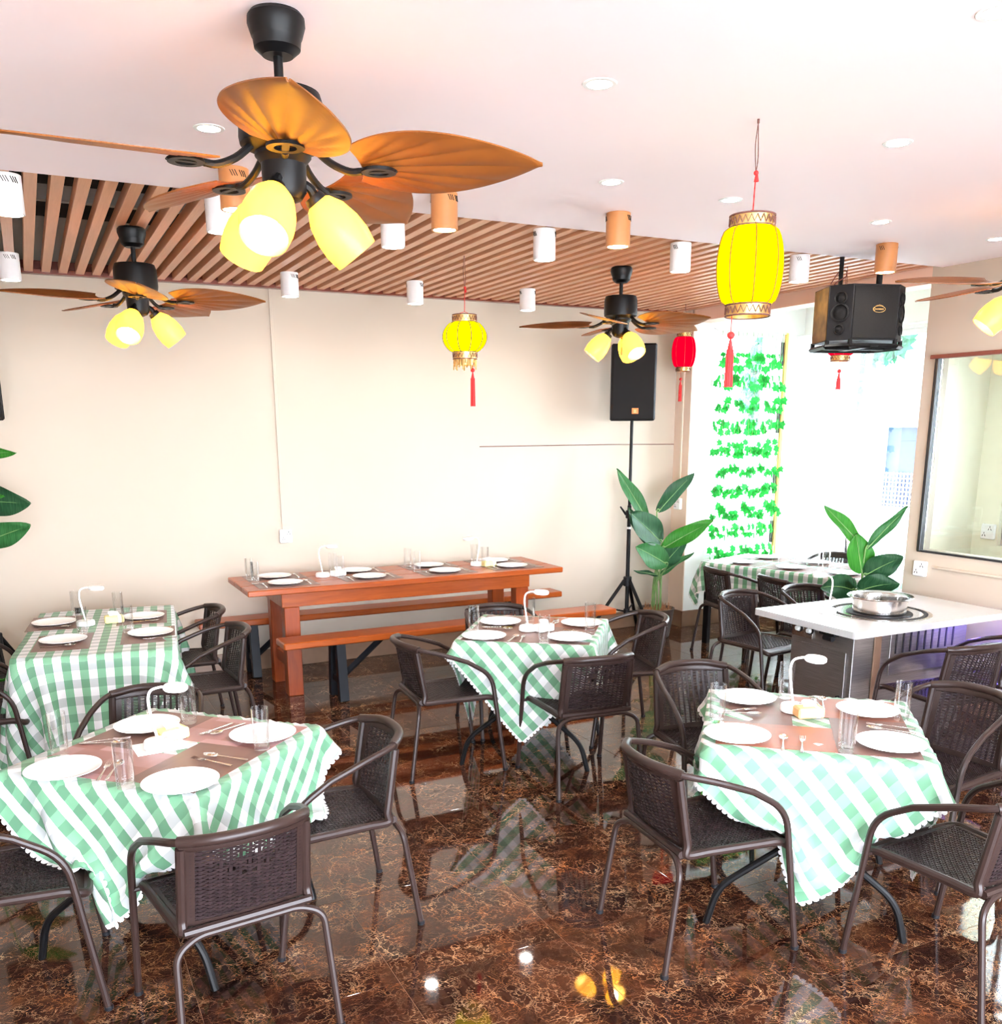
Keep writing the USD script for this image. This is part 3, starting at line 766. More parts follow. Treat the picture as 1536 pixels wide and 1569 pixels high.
def drape(ax, ay, lx, ly, n_u, n_v, rot, off, seed, steps=230, seats=(), close=None):
    """hang a cloth lx x ly, turned by rot about the table's middle, over a table of half sizes ax, ay (top at z = 0)"""
    r = np.random.default_rng(seed)
    U, Vv = np.meshgrid(np.linspace(0, lx, n_u), np.linspace(0, ly, n_v), indexing='ij')
    c, s = math.cos(rot), math.sin(rot)
    X, Y = U - lx / 2, Vv - ly / 2
    P = np.stack([c * X - s * Y + off[0], s * X + c * Y + off[1], np.full_like(X, 0.004)], -1)
    P[..., 2] += 0.012 * meshkit.noise(np.stack([X * 5, Y * 5, 0 * X + seed], -1)) * 0.3
    P[..., :2] += r.normal(0, 0.0006, P[..., :2].shape)
    Q = P.copy()
    pin = (np.abs(P[..., 0]) < ax - 0.001) & (np.abs(P[..., 1]) < ay - 0.001)      # held by what stands on it
    P0 = P.copy()
    hu, hv = lx / (n_u - 1), ly / (n_v - 1)
    hd = math.hypot(hu, hv)
    cons = []
    for o in (0, 1):
        cons.append(((slice(o, n_u - 1, 2), slice(None)), (slice(o + 1, n_u, 2), slice(None)), hu, 1.0))
        cons.append(((slice(None), slice(o, n_v - 1, 2)), (slice(None), slice(o + 1, n_v, 2)), hv, 1.0))
        cons.append(((slice(o, n_u - 1, 2), slice(0, n_v - 1)), (slice(o + 1, n_u, 2), slice(1, n_v)), hd, 0.35))
        cons.append(((slice(o, n_u - 1, 2), slice(1, n_v)), (slice(o + 1, n_u, 2), slice(0, n_v - 1)), hd, 0.35))
    for o in range(4):
        cons.append(((slice(o, n_u - 2, 4), slice(None)), (slice(o + 2, n_u, 4), slice(None)), 2 * hu, 0.10))
        cons.append(((slice(None), slice(o, n_v - 2, 4)), (slice(None), slice(o + 2, n_v, 4)), 2 * hv, 0.10))
    g = np.array([0, 0, -9.8]) * 0.022 ** 2
    for it in range(steps):
        vel = (P - Q) * (0.96 if it < steps * 0.7 else 0.90)
        Q = P.copy()
        P = P + vel + g
        for _ in range(14):
            for a, b, L, k in cons:
                pa, pb = P[a], P[b]
                na, nb = min(pa.shape[0], pb.shape[0]), min(pa.shape[1], pb.shape[1])
                pa, pb = pa[:na, :nb], pb[:na, :nb]
                d = pb - pa
                l = np.sqrt((d * d).sum(-1, keepdims=True)) + 1e-9
                w = k * 0.5 * (l - L) / l
                if k < 0.3:
                    w = np.minimum(w, 0)      # bending: only resists folding
                d = d * w
                P[a][:na, :nb] += d
                P[b][:na, :nb] -= d
            if it > steps * 0.55:
                # arm posts hold the cloth back, seats carry it; seats are (x, y, heading) in the table's frame
                for qx, qy, qh, carry in seats:
                    ch, sh_ = math.cos(qh - PI / 2), math.sin(qh - PI / 2)
                    dx, dy = P[..., 0] - qx, P[..., 1] - qy
                    lx_, ly_ = ch * dx + sh_ * dy, -sh_ * dx + ch * dy
                    za = P[..., 2] + ZT
                    mx = np.zeros_like(lx_); my = np.zeros_like(ly_)
                    on = (np.abs(lx_) < 0.225) & (ly_ < 0.265) & (ly_ > -0.2) & (za < 0.470) & carry
                    P[..., 2] = np.where(on & (za > 0.447), 0.470 - ZT, P[..., 2])
                    my = np.where(on & (za <= 0.447), 0.280 - ly_, 0.0)
                    k_ = np.clip(za / 0.585, 0, 1)
                    ypost = 0.285 - 0.080 * k_ + 0.028
                    low = za < 0.55
                    near = low & (np.abs(np.abs(lx_) - 0.266) < 0.034) & (ly_ < ypost) & (ly_ > ypost - 0.10)
                    my = np.where(near & (ypost - ly_ > my), ypost - ly_, my)
                    P[..., 0] += 0.35 * (ch * mx - sh_ * my)
                    P[..., 1] += 0.35 * (sh_ * mx + ch * my)
            if close is not None and it > steps * 0.45:        # chairs stand close to the front side
                fr_ = (np.abs(P[..., 0]) < 0.36) & (P[..., 1] < -ay) & (P[..., 2] < -0.02)
                P[..., 1] = np.where(fr_, np.maximum(P[..., 1], -ay - close - 0.15 * max(0.0, 1 - (it / steps - 0.45) / 0.35) - 0.02 * np.clip((np.abs(P[..., 0]) - 0.2) / 0.16, 0, 1)), P[..., 1])
            P[pin] = P0[pin]
            # table
            ix, iy = ax + 0.004 - np.abs(P[..., 0]), ay + 0.004 - np.abs(P[..., 1])
            ins = (ix > 0) & (iy > 0) & (P[..., 2] < 0.003)
            up = ins & (P[..., 2] > -0.022)
            P[..., 2] = np.where(up, 0.003, P[..., 2])
            sd = ins & ~up
            px = sd & (ix < iy)
            py = sd & ~(ix < iy)
            P[..., 0] = np.where(px, np.sign(P[..., 0]) * (ax + 0.004), P[..., 0])
            P[..., 1] = np.where(py, np.sign(P[..., 1]) * (ay + 0.004), P[..., 1])
    return P, U, Vv


def cloth_mesh(P, U, Vv):
    n_u, n_v = U.shape
    V = P.reshape(-1, 3)
    uv = np.stack([U, Vv], -1).reshape(-1, 2)
    idx = np.arange(n_u * n_v).reshape(n_u, n_v)
    a, b, c, d = idx[:-1, :-1].ravel(), idx[1:, :-1].ravel(), idx[1:, 1:].ravel(), idx[:-1, 1:].ravel()
    Fc = np.vstack([np.stack([a, b, c], 1), np.stack([a, c, d], 1)])
    # scalloped hem
    ev, eu, ef = [], [], []
    base = len(V)
    loops = [(idx[:, 0], idx[:, 1], (0, -1)), (idx[:, -1], idx[:, -2], (0, 1)), (idx[0, :], idx[1, :], (-1, 0)), (idx[-1, :], idx[-2, :], (1, 0))]
    for edge, inner, uo in loops:
        for k in range(0, len(edge) - 1):
            i0, i1 = edge[k], edge[k + 1]
            o0 = V[i0] - V[inner[k]]; o1 = V[i1] - V[inner[k + 1]]
            o0 /= np.linalg.norm(o0) + 1e-9; o1 /= np.linalg.norm(o1) + 1e-9
            pts = []
            for t in (0.0, 0.2, 0.5, 0.8, 1.0):
                h = 0.006 + 0.013 * math.sqrt(max(0, 1 - (2 * t - 1) ** 2))
                pts.append(((1 - t) * V[i0] + t * V[i1] + h * ((1 - t) * o0 + t * o1), (1 - t) * uv[i0] + t * uv[i1] + np.array(uo) * h))
            s0 = base + len(ev)
            ev += [V[i0], V[i1]] + [p[0] for p in pts]
            eu += [uv[i0] + np.array(uo) * 1e-4, uv[i1] + np.array(uo) * 1e-4] + [p[1] for p in pts]
            ef += [[s0, s0 + 2, s0 + 3], [s0, s0 + 3, s0 + 4], [s0, s0 + 4, s0 + 1], [s0 + 1, s0 + 4, s0 + 5], [s0 + 1, s0 + 5, s0 + 6]]
    return trimesh.Trimesh(np.vstack([V, np.array(ev)]), np.vstack([Fc, np.array(ef)]), process=False), np.vstack([uv, np.array(eu)])


def rot2(p, deg):
    a = math.radians(deg)
    return np.array([p[0] * math.cos(a) - p[1] * math.sin(a), p[0] * math.sin(a) + p[1] * math.cos(a)])




def make_square_table(label):
    t = thing('folding_table', label, 'table')
    obj('tabletop', box(0.80, 0.80, 0.022, (0, 0, ZT - 0.017), b=0.006), 'black_plastic', t)
    for sy in (-1, 1):
        for sx in (-1, 1):
            y = sy * 0.365 - (0.016 if sx > 0 else -0.016) * sy
            p = fillet([(-sx * 0.36, y, ZT - 0.024), (sx * 0.335, y, 0.165), (sx * 0.375, y, 0.0)], 0.075, 7)
            obj('leg', tube(p, 0.0145, 10), 'black_metal', t)
    for sx in (-1, 1):
        obj('stretcher', tube([(sx * 0.21, -0.36, 0.27), (sx * 0.21, 0.36, 0.27)], 0.010, 8), 'black_metal', t)
        obj('top_rail', tube([(sx * 0.36, -0.36, ZT - 0.035), (sx * 0.36, 0.36, ZT - 0.035)], 0.010, 8), 'black_metal', t)
    return t


square_table = Stamp(make_square_table)
SQ = {  # key: centre, rotation of the table, name, cloth offset (table frame), seed
    'FL': (0.378, 3.625, -45.0, 'near left', (0.0, 0.01), 11),
    'R': (2.795, 2.737, -41.0, 'near right', (0.01, -0.01), 23),
    'C': (2.656, 4.890, -38.0, 'middle', (0.0, 0.065), 37),
}
CL = 1.41
gingham('gingham_square', CL, CL)
for k, (x, y, rz, nm, off, sd) in SQ.items():
    square_table((x, y, 0), rz, f'square folding table with crossed black tube legs under the cloth of the {nm} table', 'square folding tables')
    seats_ = []
    for qx, qy, qh, _, g_ in CHAIRS:
        if g_ == f'chairs at the {nm} table':
            q_ = rot2((qx - x, qy - y), -rz)
            seats_.append((q_[0], q_[1], math.radians(qh - rz), True))
    hs_ = 0.4275 if k != 'C' else 0.412
    P_, U_, V_ = drape(hs_, hs_, CL, CL, 55, 55, PI / 4, off, sd, seats=seats_ if k != 'C' else (), close=0.016 if k == 'C' else None)
    m_, uv_ = cloth_mesh(P_, U_, V_)
    m_.apply_transform(ROT(math.radians(rz), (0, 0, 1)))
    c_ = thing('tablecloth', {'FL': 'green and white checked cloth on the near left table, scalloped, one point hanging low',
                              'R': 'green and white checked cloth on the near right table, its point hanging between two chairs',
                              'C': 'green and white checked cloth with scalloped hem on the middle table'}[k], 'tablecloth', (x, y, ZT), 0, 'checked tablecloths')
    obj('cloth', m_, 'gingham_square', c_, smooth=True, uv=uv_)


def long_table(name, label, c, rz, lx, ly):
    t = thing('dining_table', label, 'table', (c[0], c[1], 0), rz)
    obj('tabletop', box(lx - 0.06, ly - 0.06, 0.025, (0, 0, ZT - 0.020), b=0.006), 'black_plastic', t)
    for sx in (-1, 1):
        for sy in (-1, 1):
            obj('leg', box(0.055, 0.055, ZT - 0.025, (sx * (lx / 2 - 0.07), sy * (ly / 2 - 0.06), (ZT - 0.025) / 2), b=0.004), 'black_metal', t)
    obj('apron', cat(*[box(lx - 0.14, 0.03, 0.05, (0, s * (ly / 2 - 0.06), ZT - 0.05)) for s in (-1, 1)], *[box(0.03, ly - 0.12, 0.05, (s * (lx / 2 - 0.07), 0, ZT - 0.05)) for s in (-1, 1)]), 'black_metal', t)
    return t


# rear left table: long side runs towards the wall
LX, LY, LC, LR = 0.86, 1.44, (0.295, 6.13), -7.0
long_table('L', 'long table under the checked cloth at the rear left', LC, LR, LX, LY)
gingham('gingham_rear', 1.92, 2.46)
P_, U_, V_ = drape(LX / 2, LY / 2, 1.92, 2.46, 58, 74, 0.0, (0, 0), 5)
m_, uv_ = cloth_mesh(P_, U_, V_)
m_.apply_transform(ROT(math.radians(LR), (0, 0, 1)))
c_ = thing('tablecloth', 'large green and white checked cloth hanging low to the floor on the rear left table', 'tablecloth', (LC[0], LC[1], ZT), 0, 'checked tablecloths')
obj('cloth', m_, 'gingham_rear', c_, smooth=True, uv=uv_)

# table of the window bay
WU = np.array([0.306, -0.952]); WV = np.array([0.952, 0.306])
WL, WD = 1.62, 0.84
W0 = np.array([5.40, 6.79])
WC = W0 + WU * WL / 2 + WV * WD / 2
WR = math.degrees(math.atan2(WU[1], WU[0]))
long_table('W', 'long table under the checked cloth in the window bay', WC, WR, WL, WD)
gingham('gingham_bay', 2.10, 1.32)
P_, U_, V_ = drape(WL / 2, WD / 2, 2.10, 1.32, 62, 40, 0.0, (0, 0), 9, 160)
m_, uv_ = cloth_mesh(P_, U_, V_)
m_.apply_transform(ROT(math.radians(WR), (0, 0, 1)))
c_ = thing('tablecloth', 'green and white checked cloth hanging short on the long table in the window bay', 'tablecloth', (WC[0], WC[1], ZT), 0, 'checked tablecloths')
obj('cloth', m_, 'gingham_bay', c_, smooth=True, uv=uv_)

# ------------------------------------------------------------------ heavy wooden table with two benches
tw = thing('wooden_table', 'long heavy reddish brown wooden table by the back wall', 'table', (2.58, 7.008, 0), 0.0)
ZW = 0.835
for j in range(3):
    obj('top_plank', box(2.58, 0.249, 0.042, (0, -0.2505 + j * 0.2505, ZW - 0.021), b=0.006), 'table_wood', tw)
obj('apron', cat(box(2.06, 0.03, 0.115, (0, -0.255, ZW - 0.10), b=0.003), box(2.06, 0.03, 0.115, (0, 0.255, ZW - 0.10), b=0.003), box(0.03, 0.51, 0.115, (-1.015, 0, ZW - 0.10), b=0.003), box(0.03, 0.51, 0.115, (1.015, 0, ZW - 0.10), b=0.003)), 'table_wood', tw)
for sx in (-1, 1):
    for sy in (-1, 1):
        obj('leg', box(0.115, 0.10, ZW - 0.157, (sx * 0.96, sy * 0.225, (ZW - 0.157) / 2), b=0.005), 'leg_wood', tw)
    obj('leg_rung', box(0.06, 0.35, 0.09, (sx * 0.96, 0, 0.24), b=0.004), 'leg_wood', tw)


def bench(label, c, rz, length):
    t = thing('wooden_bench', label, 'bench', (c[0], c[1], 0), rz, 'benches at the wooden table')
    obj('seat_plank', box(length, 0.235, 0.05, (0, 0, 0.455), b=0.008), 'table_wood', t)
    for sx in (-1, 1):
        lx = sx * (length / 2 - 0.42)
        for sy in (-1, 1):
            obj('leg', turn(box(0.07, 0.055, 0.43, (lx, sy * 0.07, 0.216), b=0.003), sy * 0.10, (1, 0, 0), (lx, sy * 0.07, 0.43)), 'bench_black', t)
        obj('rung', box(0.045, 0.17, 0.045, (lx, 0, 0.15), b=0.003), 'bench_black', t)
        obj('brace', tube([(lx - sx * 0.03, 0, 0.16), (lx - sx * 0.36, 0, 0.432)], 0.024, 4), 'bench_black', t)
        obj('brace_plate', box(0.34, 0.09, 0.02, (lx - sx * 0.12, 0, 0.422), b=0.003), 'bench_black', t)
    return t


bench('reddish wooden bench with black legs in front of the long wooden table', (2.88, 6.55), 1.0, 2.82)
bench('reddish wooden bench with black legs between the long wooden table and the wall', (2.68, 7.515), 0.0, 3.26)

# ================================================================== TABLEWARE
def make_placemat(m):
    def f(label):
        t = thing('placemat', label, 'placemat')
        obj('mat', box(0.45, 0.30, 0.0022, (0, 0, 0.0011), b=0.0006), m, t, smooth=False)
        return t
    return f


mats_ = {k: Stamp(make_placemat(k)) for k in ('mat_brown', 'mat_rust', 'mat_pink')}


def make_plate(label):
    t = thing('dinner_plate', label, 'plate')
    obj('plate', lathe([(0, 0), (0.076, 0), (0.080, 0.002), (0.122, 0.011), (0.130, 0.0135), (0.1305, 0.0155), (0.128, 0.016), (0.116, 0.0125), (0.084, 0.0055), (0, 0.0045)], 48), 'plate_white', t, smooth=40)
    return t


plate = Stamp(make_plate)


def make_glass(label):
    t = thing('tumbler', label, 'glass')
    obj('glass', lathe([(0, 0), (0.028, 0), (0.0305, 0.003), (0.0320, 0.05), (0.0335, 0.163), (0.0330, 0.1645), (0.0322, 0.163), (0.0305, 0.05), (0.0288, 0.022), (0.026, 0.017), (0, 0.016)], 28), 'drinking_glass', t, smooth=40)
    return t


tumbler = Stamp(make_glass)


def cutlery(kind):
    def f(label):
        t = thing(kind, label, kind)
        h = [(0.0, -0.095, 0.002), (0.0, -0.04, 0.004), (0.0, 0.03, 0.007)]
        handle = tube(spline(h, 5), np.interp(np.linspace(0, 1, 11), [0, 0.15, 0.6, 1], [0.0055, 0.0065, 0.0038, 0.0026]), 8, flat=0.4, up=(0, 0, 1))
        obj('handle', handle, 'steel', t)
        if kind == 'spoon':
            def bowl(u, v):
                w = 0.0185 * math.sin(PI * (0.04 + 0.96 * v)) ** 0.6
                return np.array([w * u, 0.03 + 0.062 * v, 0.007 + 0.002 * v - 0.0055 * (1 - u * u) * math.sin(PI * v)])
            obj('bowl', thicken(surf(bowl, np.linspace(-1, 1, 7), np.linspace(0, 1, 11)), 0.0012), 'steel', t)
        else:
            pr = [tube([(x * 0.5, 0.028, 0.007), (x, 0.052, 0.004), (x, 0.092, 0.007)], [0.0022, 0.0018, 0.0011], 6) for x in (-0.0095, -0.0032, 0.0032, 0.0095)]
            obj('tines', cat(box(0.021, 0.022, 0.0022, (0, 0.046, 0.0048), b=0.0006), *pr), 'steel', t)
        return t
    return f


fork, spoon = Stamp(cutlery('fork')), Stamp(cutlery('spoon'))


def make_lamp(label):
    """white gooseneck table lamp; the head points along +x"""
    t = thing('table_lamp', label, 'lamp')
    obj('base', lathe([(0, 0), (0.050, 0), (0.055, 0.004), (0.055, 0.022), (0.050, 0.032), (0.02, 0.036), (0, 0.036)], 28), 'white_plastic', t)
    obj('neck', tube(spline([(0, 0, 0.034), (-0.012, 0, 0.10), (-0.022, 0, 0.18), (-0.012, 0, 0.225), (0.022, 0, 0.238), (0.045, 0, 0.236)], 5), 0.0055, 8), 'white_plastic', t)
    obj('head', turn(lathe([(0, -0.012), (0.040, -0.012), (0.046, -0.006), (0.046, 0.006), (0.040, 0.012), (0, 0.013)], 28, (0.08, 0, 0.234)), 0.06, (0, 1, 0), (0.05, 0, 0.234)), 'white_plastic', t)
    obj('switch', cyl(0.006, 0.003, (0.03, 0, 0.035), 10), 'frame_grey', t)
    return t


lamp = Stamp(make_lamp)


def make_tissue(col):
    def f(label):
        t = thing('tissue_packet', label, 'tissues')
        obj('packet', box(0.115, 0.072, 0.045, (0, 0, 0.0225), b=0.007), col, t)
        obj('wrapper_band', box(0.030, 0.0735, 0.0465, (0.03, 0, 0.02325), b=0.007), 'paper_white', t)
        def pull(u, v):
            return np.array([0.03 * u + 0.004 * math.sin(5 * v), 0.012 * math.sin(2.5 * u + 3 * v) * v, 0.044 + 0.032 * v - 0.008 * u * u])
        obj('tissue', thicken(surf(pull, np.linspace(-1, 1, 9), np.linspace(0, 1, 6)), 0.001), 'paper_white', t)
        return t
    return f


tissue_y, tissue_w, tissue_o = Stamp(make_tissue('paper_yellow')), Stamp(make_tissue('paper_white')), Stamp(make_tissue('paper_orange'))
ZM, ZP = ZT + 0.0065, ZT + 0.0090       # cloth top -> mat, mat top -> plate


def table_frame(k):
    x, y, rz = SQ[k][0], SQ[k][1], SQ[k][2]
    return lambda p: tuple(np.array([x, y]) + rot2(p, rz))


# placemats in a pinwheel on the three square tables
MATS_AT = [((-0.150, -0.225), 0, 'front left'), ((0.225, -0.150), 90, 'front right'), ((0.150, 0.225), 180, 'back right'), ((-0.225, 0.150), 270, 'back left')]
KINDS = {'FL': ('mat_pink', 'mat_brown', 'mat_pink', 'mat_brown'), 'R': ('mat_rust', 'mat_brown', 'mat_rust', 'mat_brown'), 'C': ('mat_brown', 'mat_brown', 'mat_rust', 'mat_brown')}
SIDE = {'FL': ('left', 'front', 'right', 'back'), 'R': ('front left', 'front right', 'back right', 'back left'), 'C': ('front left', 'front right', 'back right', 'back left')}
TONE = {'mat_pink': 'brown and pink patchwork', 'mat_brown': 'dark brown patchwork', 'mat_rust': 'rust brown patchwork'}
for k in SQ:
    fr_ = table_frame(k)
    for (p, r, _), kind, side in zip(MATS_AT, KINDS[k], SIDE[k]):
        x, y = fr_(p)
        mats_[kind]((x, y, ZM - 0.0015), SQ[k][2] + r, f'{TONE[kind]} placemat, the {side} one on the {SQ[k][3]} table', 'placemats on the checked tables')

SET = {
    'FL': dict(plates=[(-0.008, 3.517, 'left'), (0.350, 3.193, 'front'), (0.320, 3.924, 'back'), (0.719, 3.588, 'right')],
               glasses=[(-0.013, 3.721, 'left'), (0.178, 3.247, 'front'), (0.483, 3.900, 'back'), (0.680, 3.433, 'right')],
               lamp=(0.329, 3.630, -8), tissue=(0.392, 3.715, 20, 'y'),
               cut=[((0.086, 3.546, 0.035, 3.376), 'left', 'fork'), ((0.15, 3.568, 0.068, 3.345), 'left', 'spoon'), ((0.43, 3.433, 0.535, 3.301), 'front', 'fork'), ((0.481, 3.446, 0.59, 3.343), 'front', 'spoon'),
                    ((0.509, 3.707, 0.622, 3.792), 'right', 'fork'), ((0.551, 3.686, 0.67, 3.767), 'right', 'spoon'), ((0.22, 3.81, 0.091, 3.831), 'back', 'fork'), ((0.214, 3.742, 0.077, 3.803), 'back', 'spoon')]),
    'R': dict(plates=[(2.392, 2.723, 'front left'), (2.850, 2.375, 'front right'), (2.775, 3.112, 'back left'), (3.110, 2.728, 'back right')],
              glasses=[(2.441, 2.906, 'front left'), (2.639, 2.398, 'front right'), (2.946, 3.048, 'back left'), (3.139, 2.579, 'back right')],
              lamp=(2.830, 2.880, -32), tissue=(2.832, 2.790, -20, 'o'),
              cut=[((2.562, 2.647, 2.429, 2.508), 'front left', 'spoon'), ((2.617, 2.601, 2.477, 2.459), 'front left', 'fork'), ((2.957, 2.605, 3.09, 2.46), 'front right', 'fork'), ((2.91, 2.562, 3.029, 2.408), 'front right', 'spoon'),
                   ((2.697, 2.976, 2.54, 3.002), 'back left', 'fork'), ((2.662, 2.908, 2.534, 2.995), 'back left', 'spoon'), ((3.04, 2.98, 2.975, 2.86), 'back right', 'fork'), ((3.113, 2.943, 2.993, 2.813), 'back right', 'spoon')]),
    'C': dict(plates=[(2.279, 4.816, 'front left'), (2.705, 4.555, 'front right'), (2.549, 5.144, 'back left'), (2.982, 4.873, 'back right')],
              glasses=[(2.279, 4.956, 'front left'), (2.516, 4.519, 'front right'), (2.703, 5.041, 'back left'), (2.938, 4.706, 'back right')],
              lamp=(2.594, 4.860, -20), tissue=(2.670, 4.800, 10, 'w'),
              cut=[((2.461, 4.751, 2.357, 4.649), 'front left', 'spoon'), ((2.498, 4.732, 2.406, 4.604), 'front left', 'fork'), ((2.874, 4.987, 2.769, 4.884), 'back right', 'fork'), ((2.915, 4.990, 2.827, 4.915), 'back right', 'spoon'),
                   ((2.529, 4.987, 2.413, 5.07), 'back left', 'fork'), ((2.51, 4.932, 2.396, 5.035), 'back left', 'spoon'), ((2.8, 4.739, 2.875, 4.637), 'front right', 'fork'), ((2.763, 4.715, 2.856, 4.606), 'front right', 'spoon')]),
}


def lay(d, where, z0):
    g = where
    for x, y, s in d['plates']:
        plate((x, y, z0), 0, f'white round plate, the {s} one on the {where}', f'plates on the {g}')
    for x, y, s in d['glasses']:
        tumbler((x, y, z0), rnd.uniform(0, 360), f'clear tall tumbler by the {s} plate on the {where}', f'tumblers on the {g}')
    seen = {}
    for (x0, y0, x1, y1), s, kind in d['cut']:
        a = math.degrees(math.atan2(y0 - y1, x0 - x1)) - 90
        # keep each piece clear of its plate, the second one further out
        pc = np.array([q[:2] for q in d['plates'] if q[2] == s][0])
        tdir = np.array([x0 - x1, y0 - y1]); tdir /= np.linalg.norm(tdir)
        ndir = np.array([-tdir[1], tdir[0]])
        mid_ = np.array([(x0 + x1) / 2, (y0 + y1) / 2])
        dist = (mid_ - pc) @ ndir
        sg = 1 if dist > 0 else -1
        need = 0.146 + 0.034 * seen.get((s, sg), 0)
        seen[(s, sg)] = seen.get((s, sg), 0) + 1
        if abs(dist) < need:
            mv = ndir * (sg * need - dist)
            x0, x1, y0, y1 = x0 + mv[0], x1 + mv[0], y0 + mv[1], y1 + mv[1]
        (fork if kind == 'fork' else spoon)(((x0 + x1) / 2, (y0 + y1) / 2, z0 + 0.0005), a, f'steel {kind} beside the {s} plate on the {where}', f'cutlery on the {g}')
    if 'lamp' in d:
        lamp((d['lamp'][0], d['lamp'][1], z0), d['lamp'][2], f'white gooseneck table lamp in the middle of the {where}', 'white table lamps')
        tx, ty, tr, tk = d['tissue']
        {'y': tissue_y, 'w': tissue_w, 'o': tissue_o}[tk]((tx, ty, z0), tr, {'y': 'yellow', 'w': 'white', 'o': 'orange'}[tk] + f' tissue packet beside the lamp on the {where}', 'tissue packets')


for k in SQ:
    lay(SET[k], SQ[k][3] + ' table', ZP)
doily = thing('paper_doily', 'white square paper doily under the lamp on the near left table', 'doily', (0.335, 3.640, ZP - 0.0005), 5)
obj('paper', box(0.19, 0.15, 0.0012, (0, 0, 0.0002)), 'paper_white', doily)

# rear left table: four dark mats
LM = [((0.040, 6.450), 'back left'), ((0.068, 5.830), 'front left'), ((0.555, 6.385), 'back right'), ((0.530, 5.810), 'front right')]
for (x, y), s in LM:
    mats_['mat_brown']((x, y, ZM - 0.0015), LR + 90, f'dark brown patchwork placemat, the {s} one on the rear left table', 'placemats on the checked tables')
lay(dict(plates=[(0.035, 6.430, 'back left'), (0.068, 5.850, 'front left'), (0.562, 6.378, 'back right'), (0.545, 5.828, 'front right')],
         glasses=[(0.180, 6.013, 'front left'), (0.176, 6.640, 'back left'), (0.421, 6.467, 'back right'), (0.430, 5.930, 'front right')],
         lamp=(0.211, 6.271, -5), tissue=(0.378, 6.290, 0, 'y'),
         cut=[((0.116, 6.60, -0.069, 6.57), 'back left', 'fork'), ((0.120, 6.283, -0.045, 6.300), 'back left', 'spoon'), ((0.126, 6.000, -0.057, 6.013), 'front left', 'fork'), ((0.132, 5.693, -0.054, 5.707), 'front left', 'spoon'),
              ((0.660, 6.535, 0.49, 6.548), 'back right', 'fork'), ((0.636, 6.215, 0.469, 6.235), 'back right', 'spoon'), ((0.500, 5.670, 0.654, 5.650), 'front right', 'fork'), ((0.509, 5.980, 0.664, 5.960), 'front right', 'spoon')]), 'rear left table', ZP)

# long wooden table: eight places
ORD = ('leftmost', 'second', 'third', 'rightmost')
cutw, plw, glw = [], [], []
for i, x in enumerate((1.615, 2.270, 2.905, 3.510)):
    for y, row in ((6.865, 'front'), (7.215, 'wall')):
        s = f'{ORD[i]} {row}-side'
        mats_['mat_brown']((x, y, ZW + 0.0002), 0, f'dark brown patchwork placemat, the {s} one on the long wooden table', 'placemats on the wooden table')
        plw.append((x, y, s))
        glw.append((x - 0.20, y + (0.10 if row == 'front' else -0.04), s))
        cutw += [((x + 0.165, y + 0.085, x + 0.165, y - 0.085), s, 'spoon'), ((x - 0.165, y + 0.06, x - 0.165, y - 0.11), s, 'fork')]
lay(dict(plates=plw, glasses=glw, cut=cutw), 'long wooden table', ZW + 0.0027)
lamp((1.955, 7.060, ZW + 0.0005), 0, 'white gooseneck table lamp on the left half of the long wooden table', 'white table lamps')
lamp((3.275, 7.050, ZW + 0.0005), 185, 'white gooseneck table lamp on the right half of the long wooden table', 'white table lamps')
tissue_w((2.075, 7.045, ZW + 0.0005), 25, 'white tissue packet beside the left lamp on the long wooden table', 'tissue packets')
tissue_y((3.350, 6.975, ZW + 0.0005), 8, 'yellow tissue packet beside the right lamp on the long wooden table', 'tissue packets')

# bay table
BW = lambda u, v: tuple(W0 + WU * u + WV * v)
PB = []
for i, u in enumerate((0.32, 0.81, 1.30)):
    for v, row in ((0.20, 'room'), (0.64, 'window')):
        x, y = BW(u, v)
        s = f'{("far", "middle", "near")[i]} {row}-side'
        mats_['mat_brown']((x, y, ZM - 0.0015), WR, f'dark brown patchwork placemat, the {s} one on the bay table', 'placemats on the checked tables')
        PB.append((x, y, s))
gb = [(*BW(u, v), s) for u, v, s in ((0.60, 0.30, 'far room-side'), (0.58, 0.62, 'far window-side'), (1.06, 0.33, 'middle room-side'))]
lay(dict(plates=PB, glasses=gb, cut=[]), 'bay table', ZP)
jg = thing('glass_jug', 'large clear glass jug with a handle on the bay table', 'jug', (6.135, 6.130, ZP - 0.002), -40)
obj('body', lathe([(0, 0), (0.055, 0), (0.060, 0.006), (0.063, 0.12), (0.058, 0.18), (0.062, 0.215), (0.060, 0.216), (0.055, 0.18), (0.0595, 0.12), (0.056, 0.012), (0, 0.010)], 32), 'drinking_glass', jg, smooth=40)
obj('handle', tube(spline([(0.057, 0, 0.175), (0.098, 0, 0.172), (0.108, 0, 0.12), (0.095, 0, 0.07), (0.061, 0, 0.055)], 5), 0.007, 8), 'drinking_glass', jg)

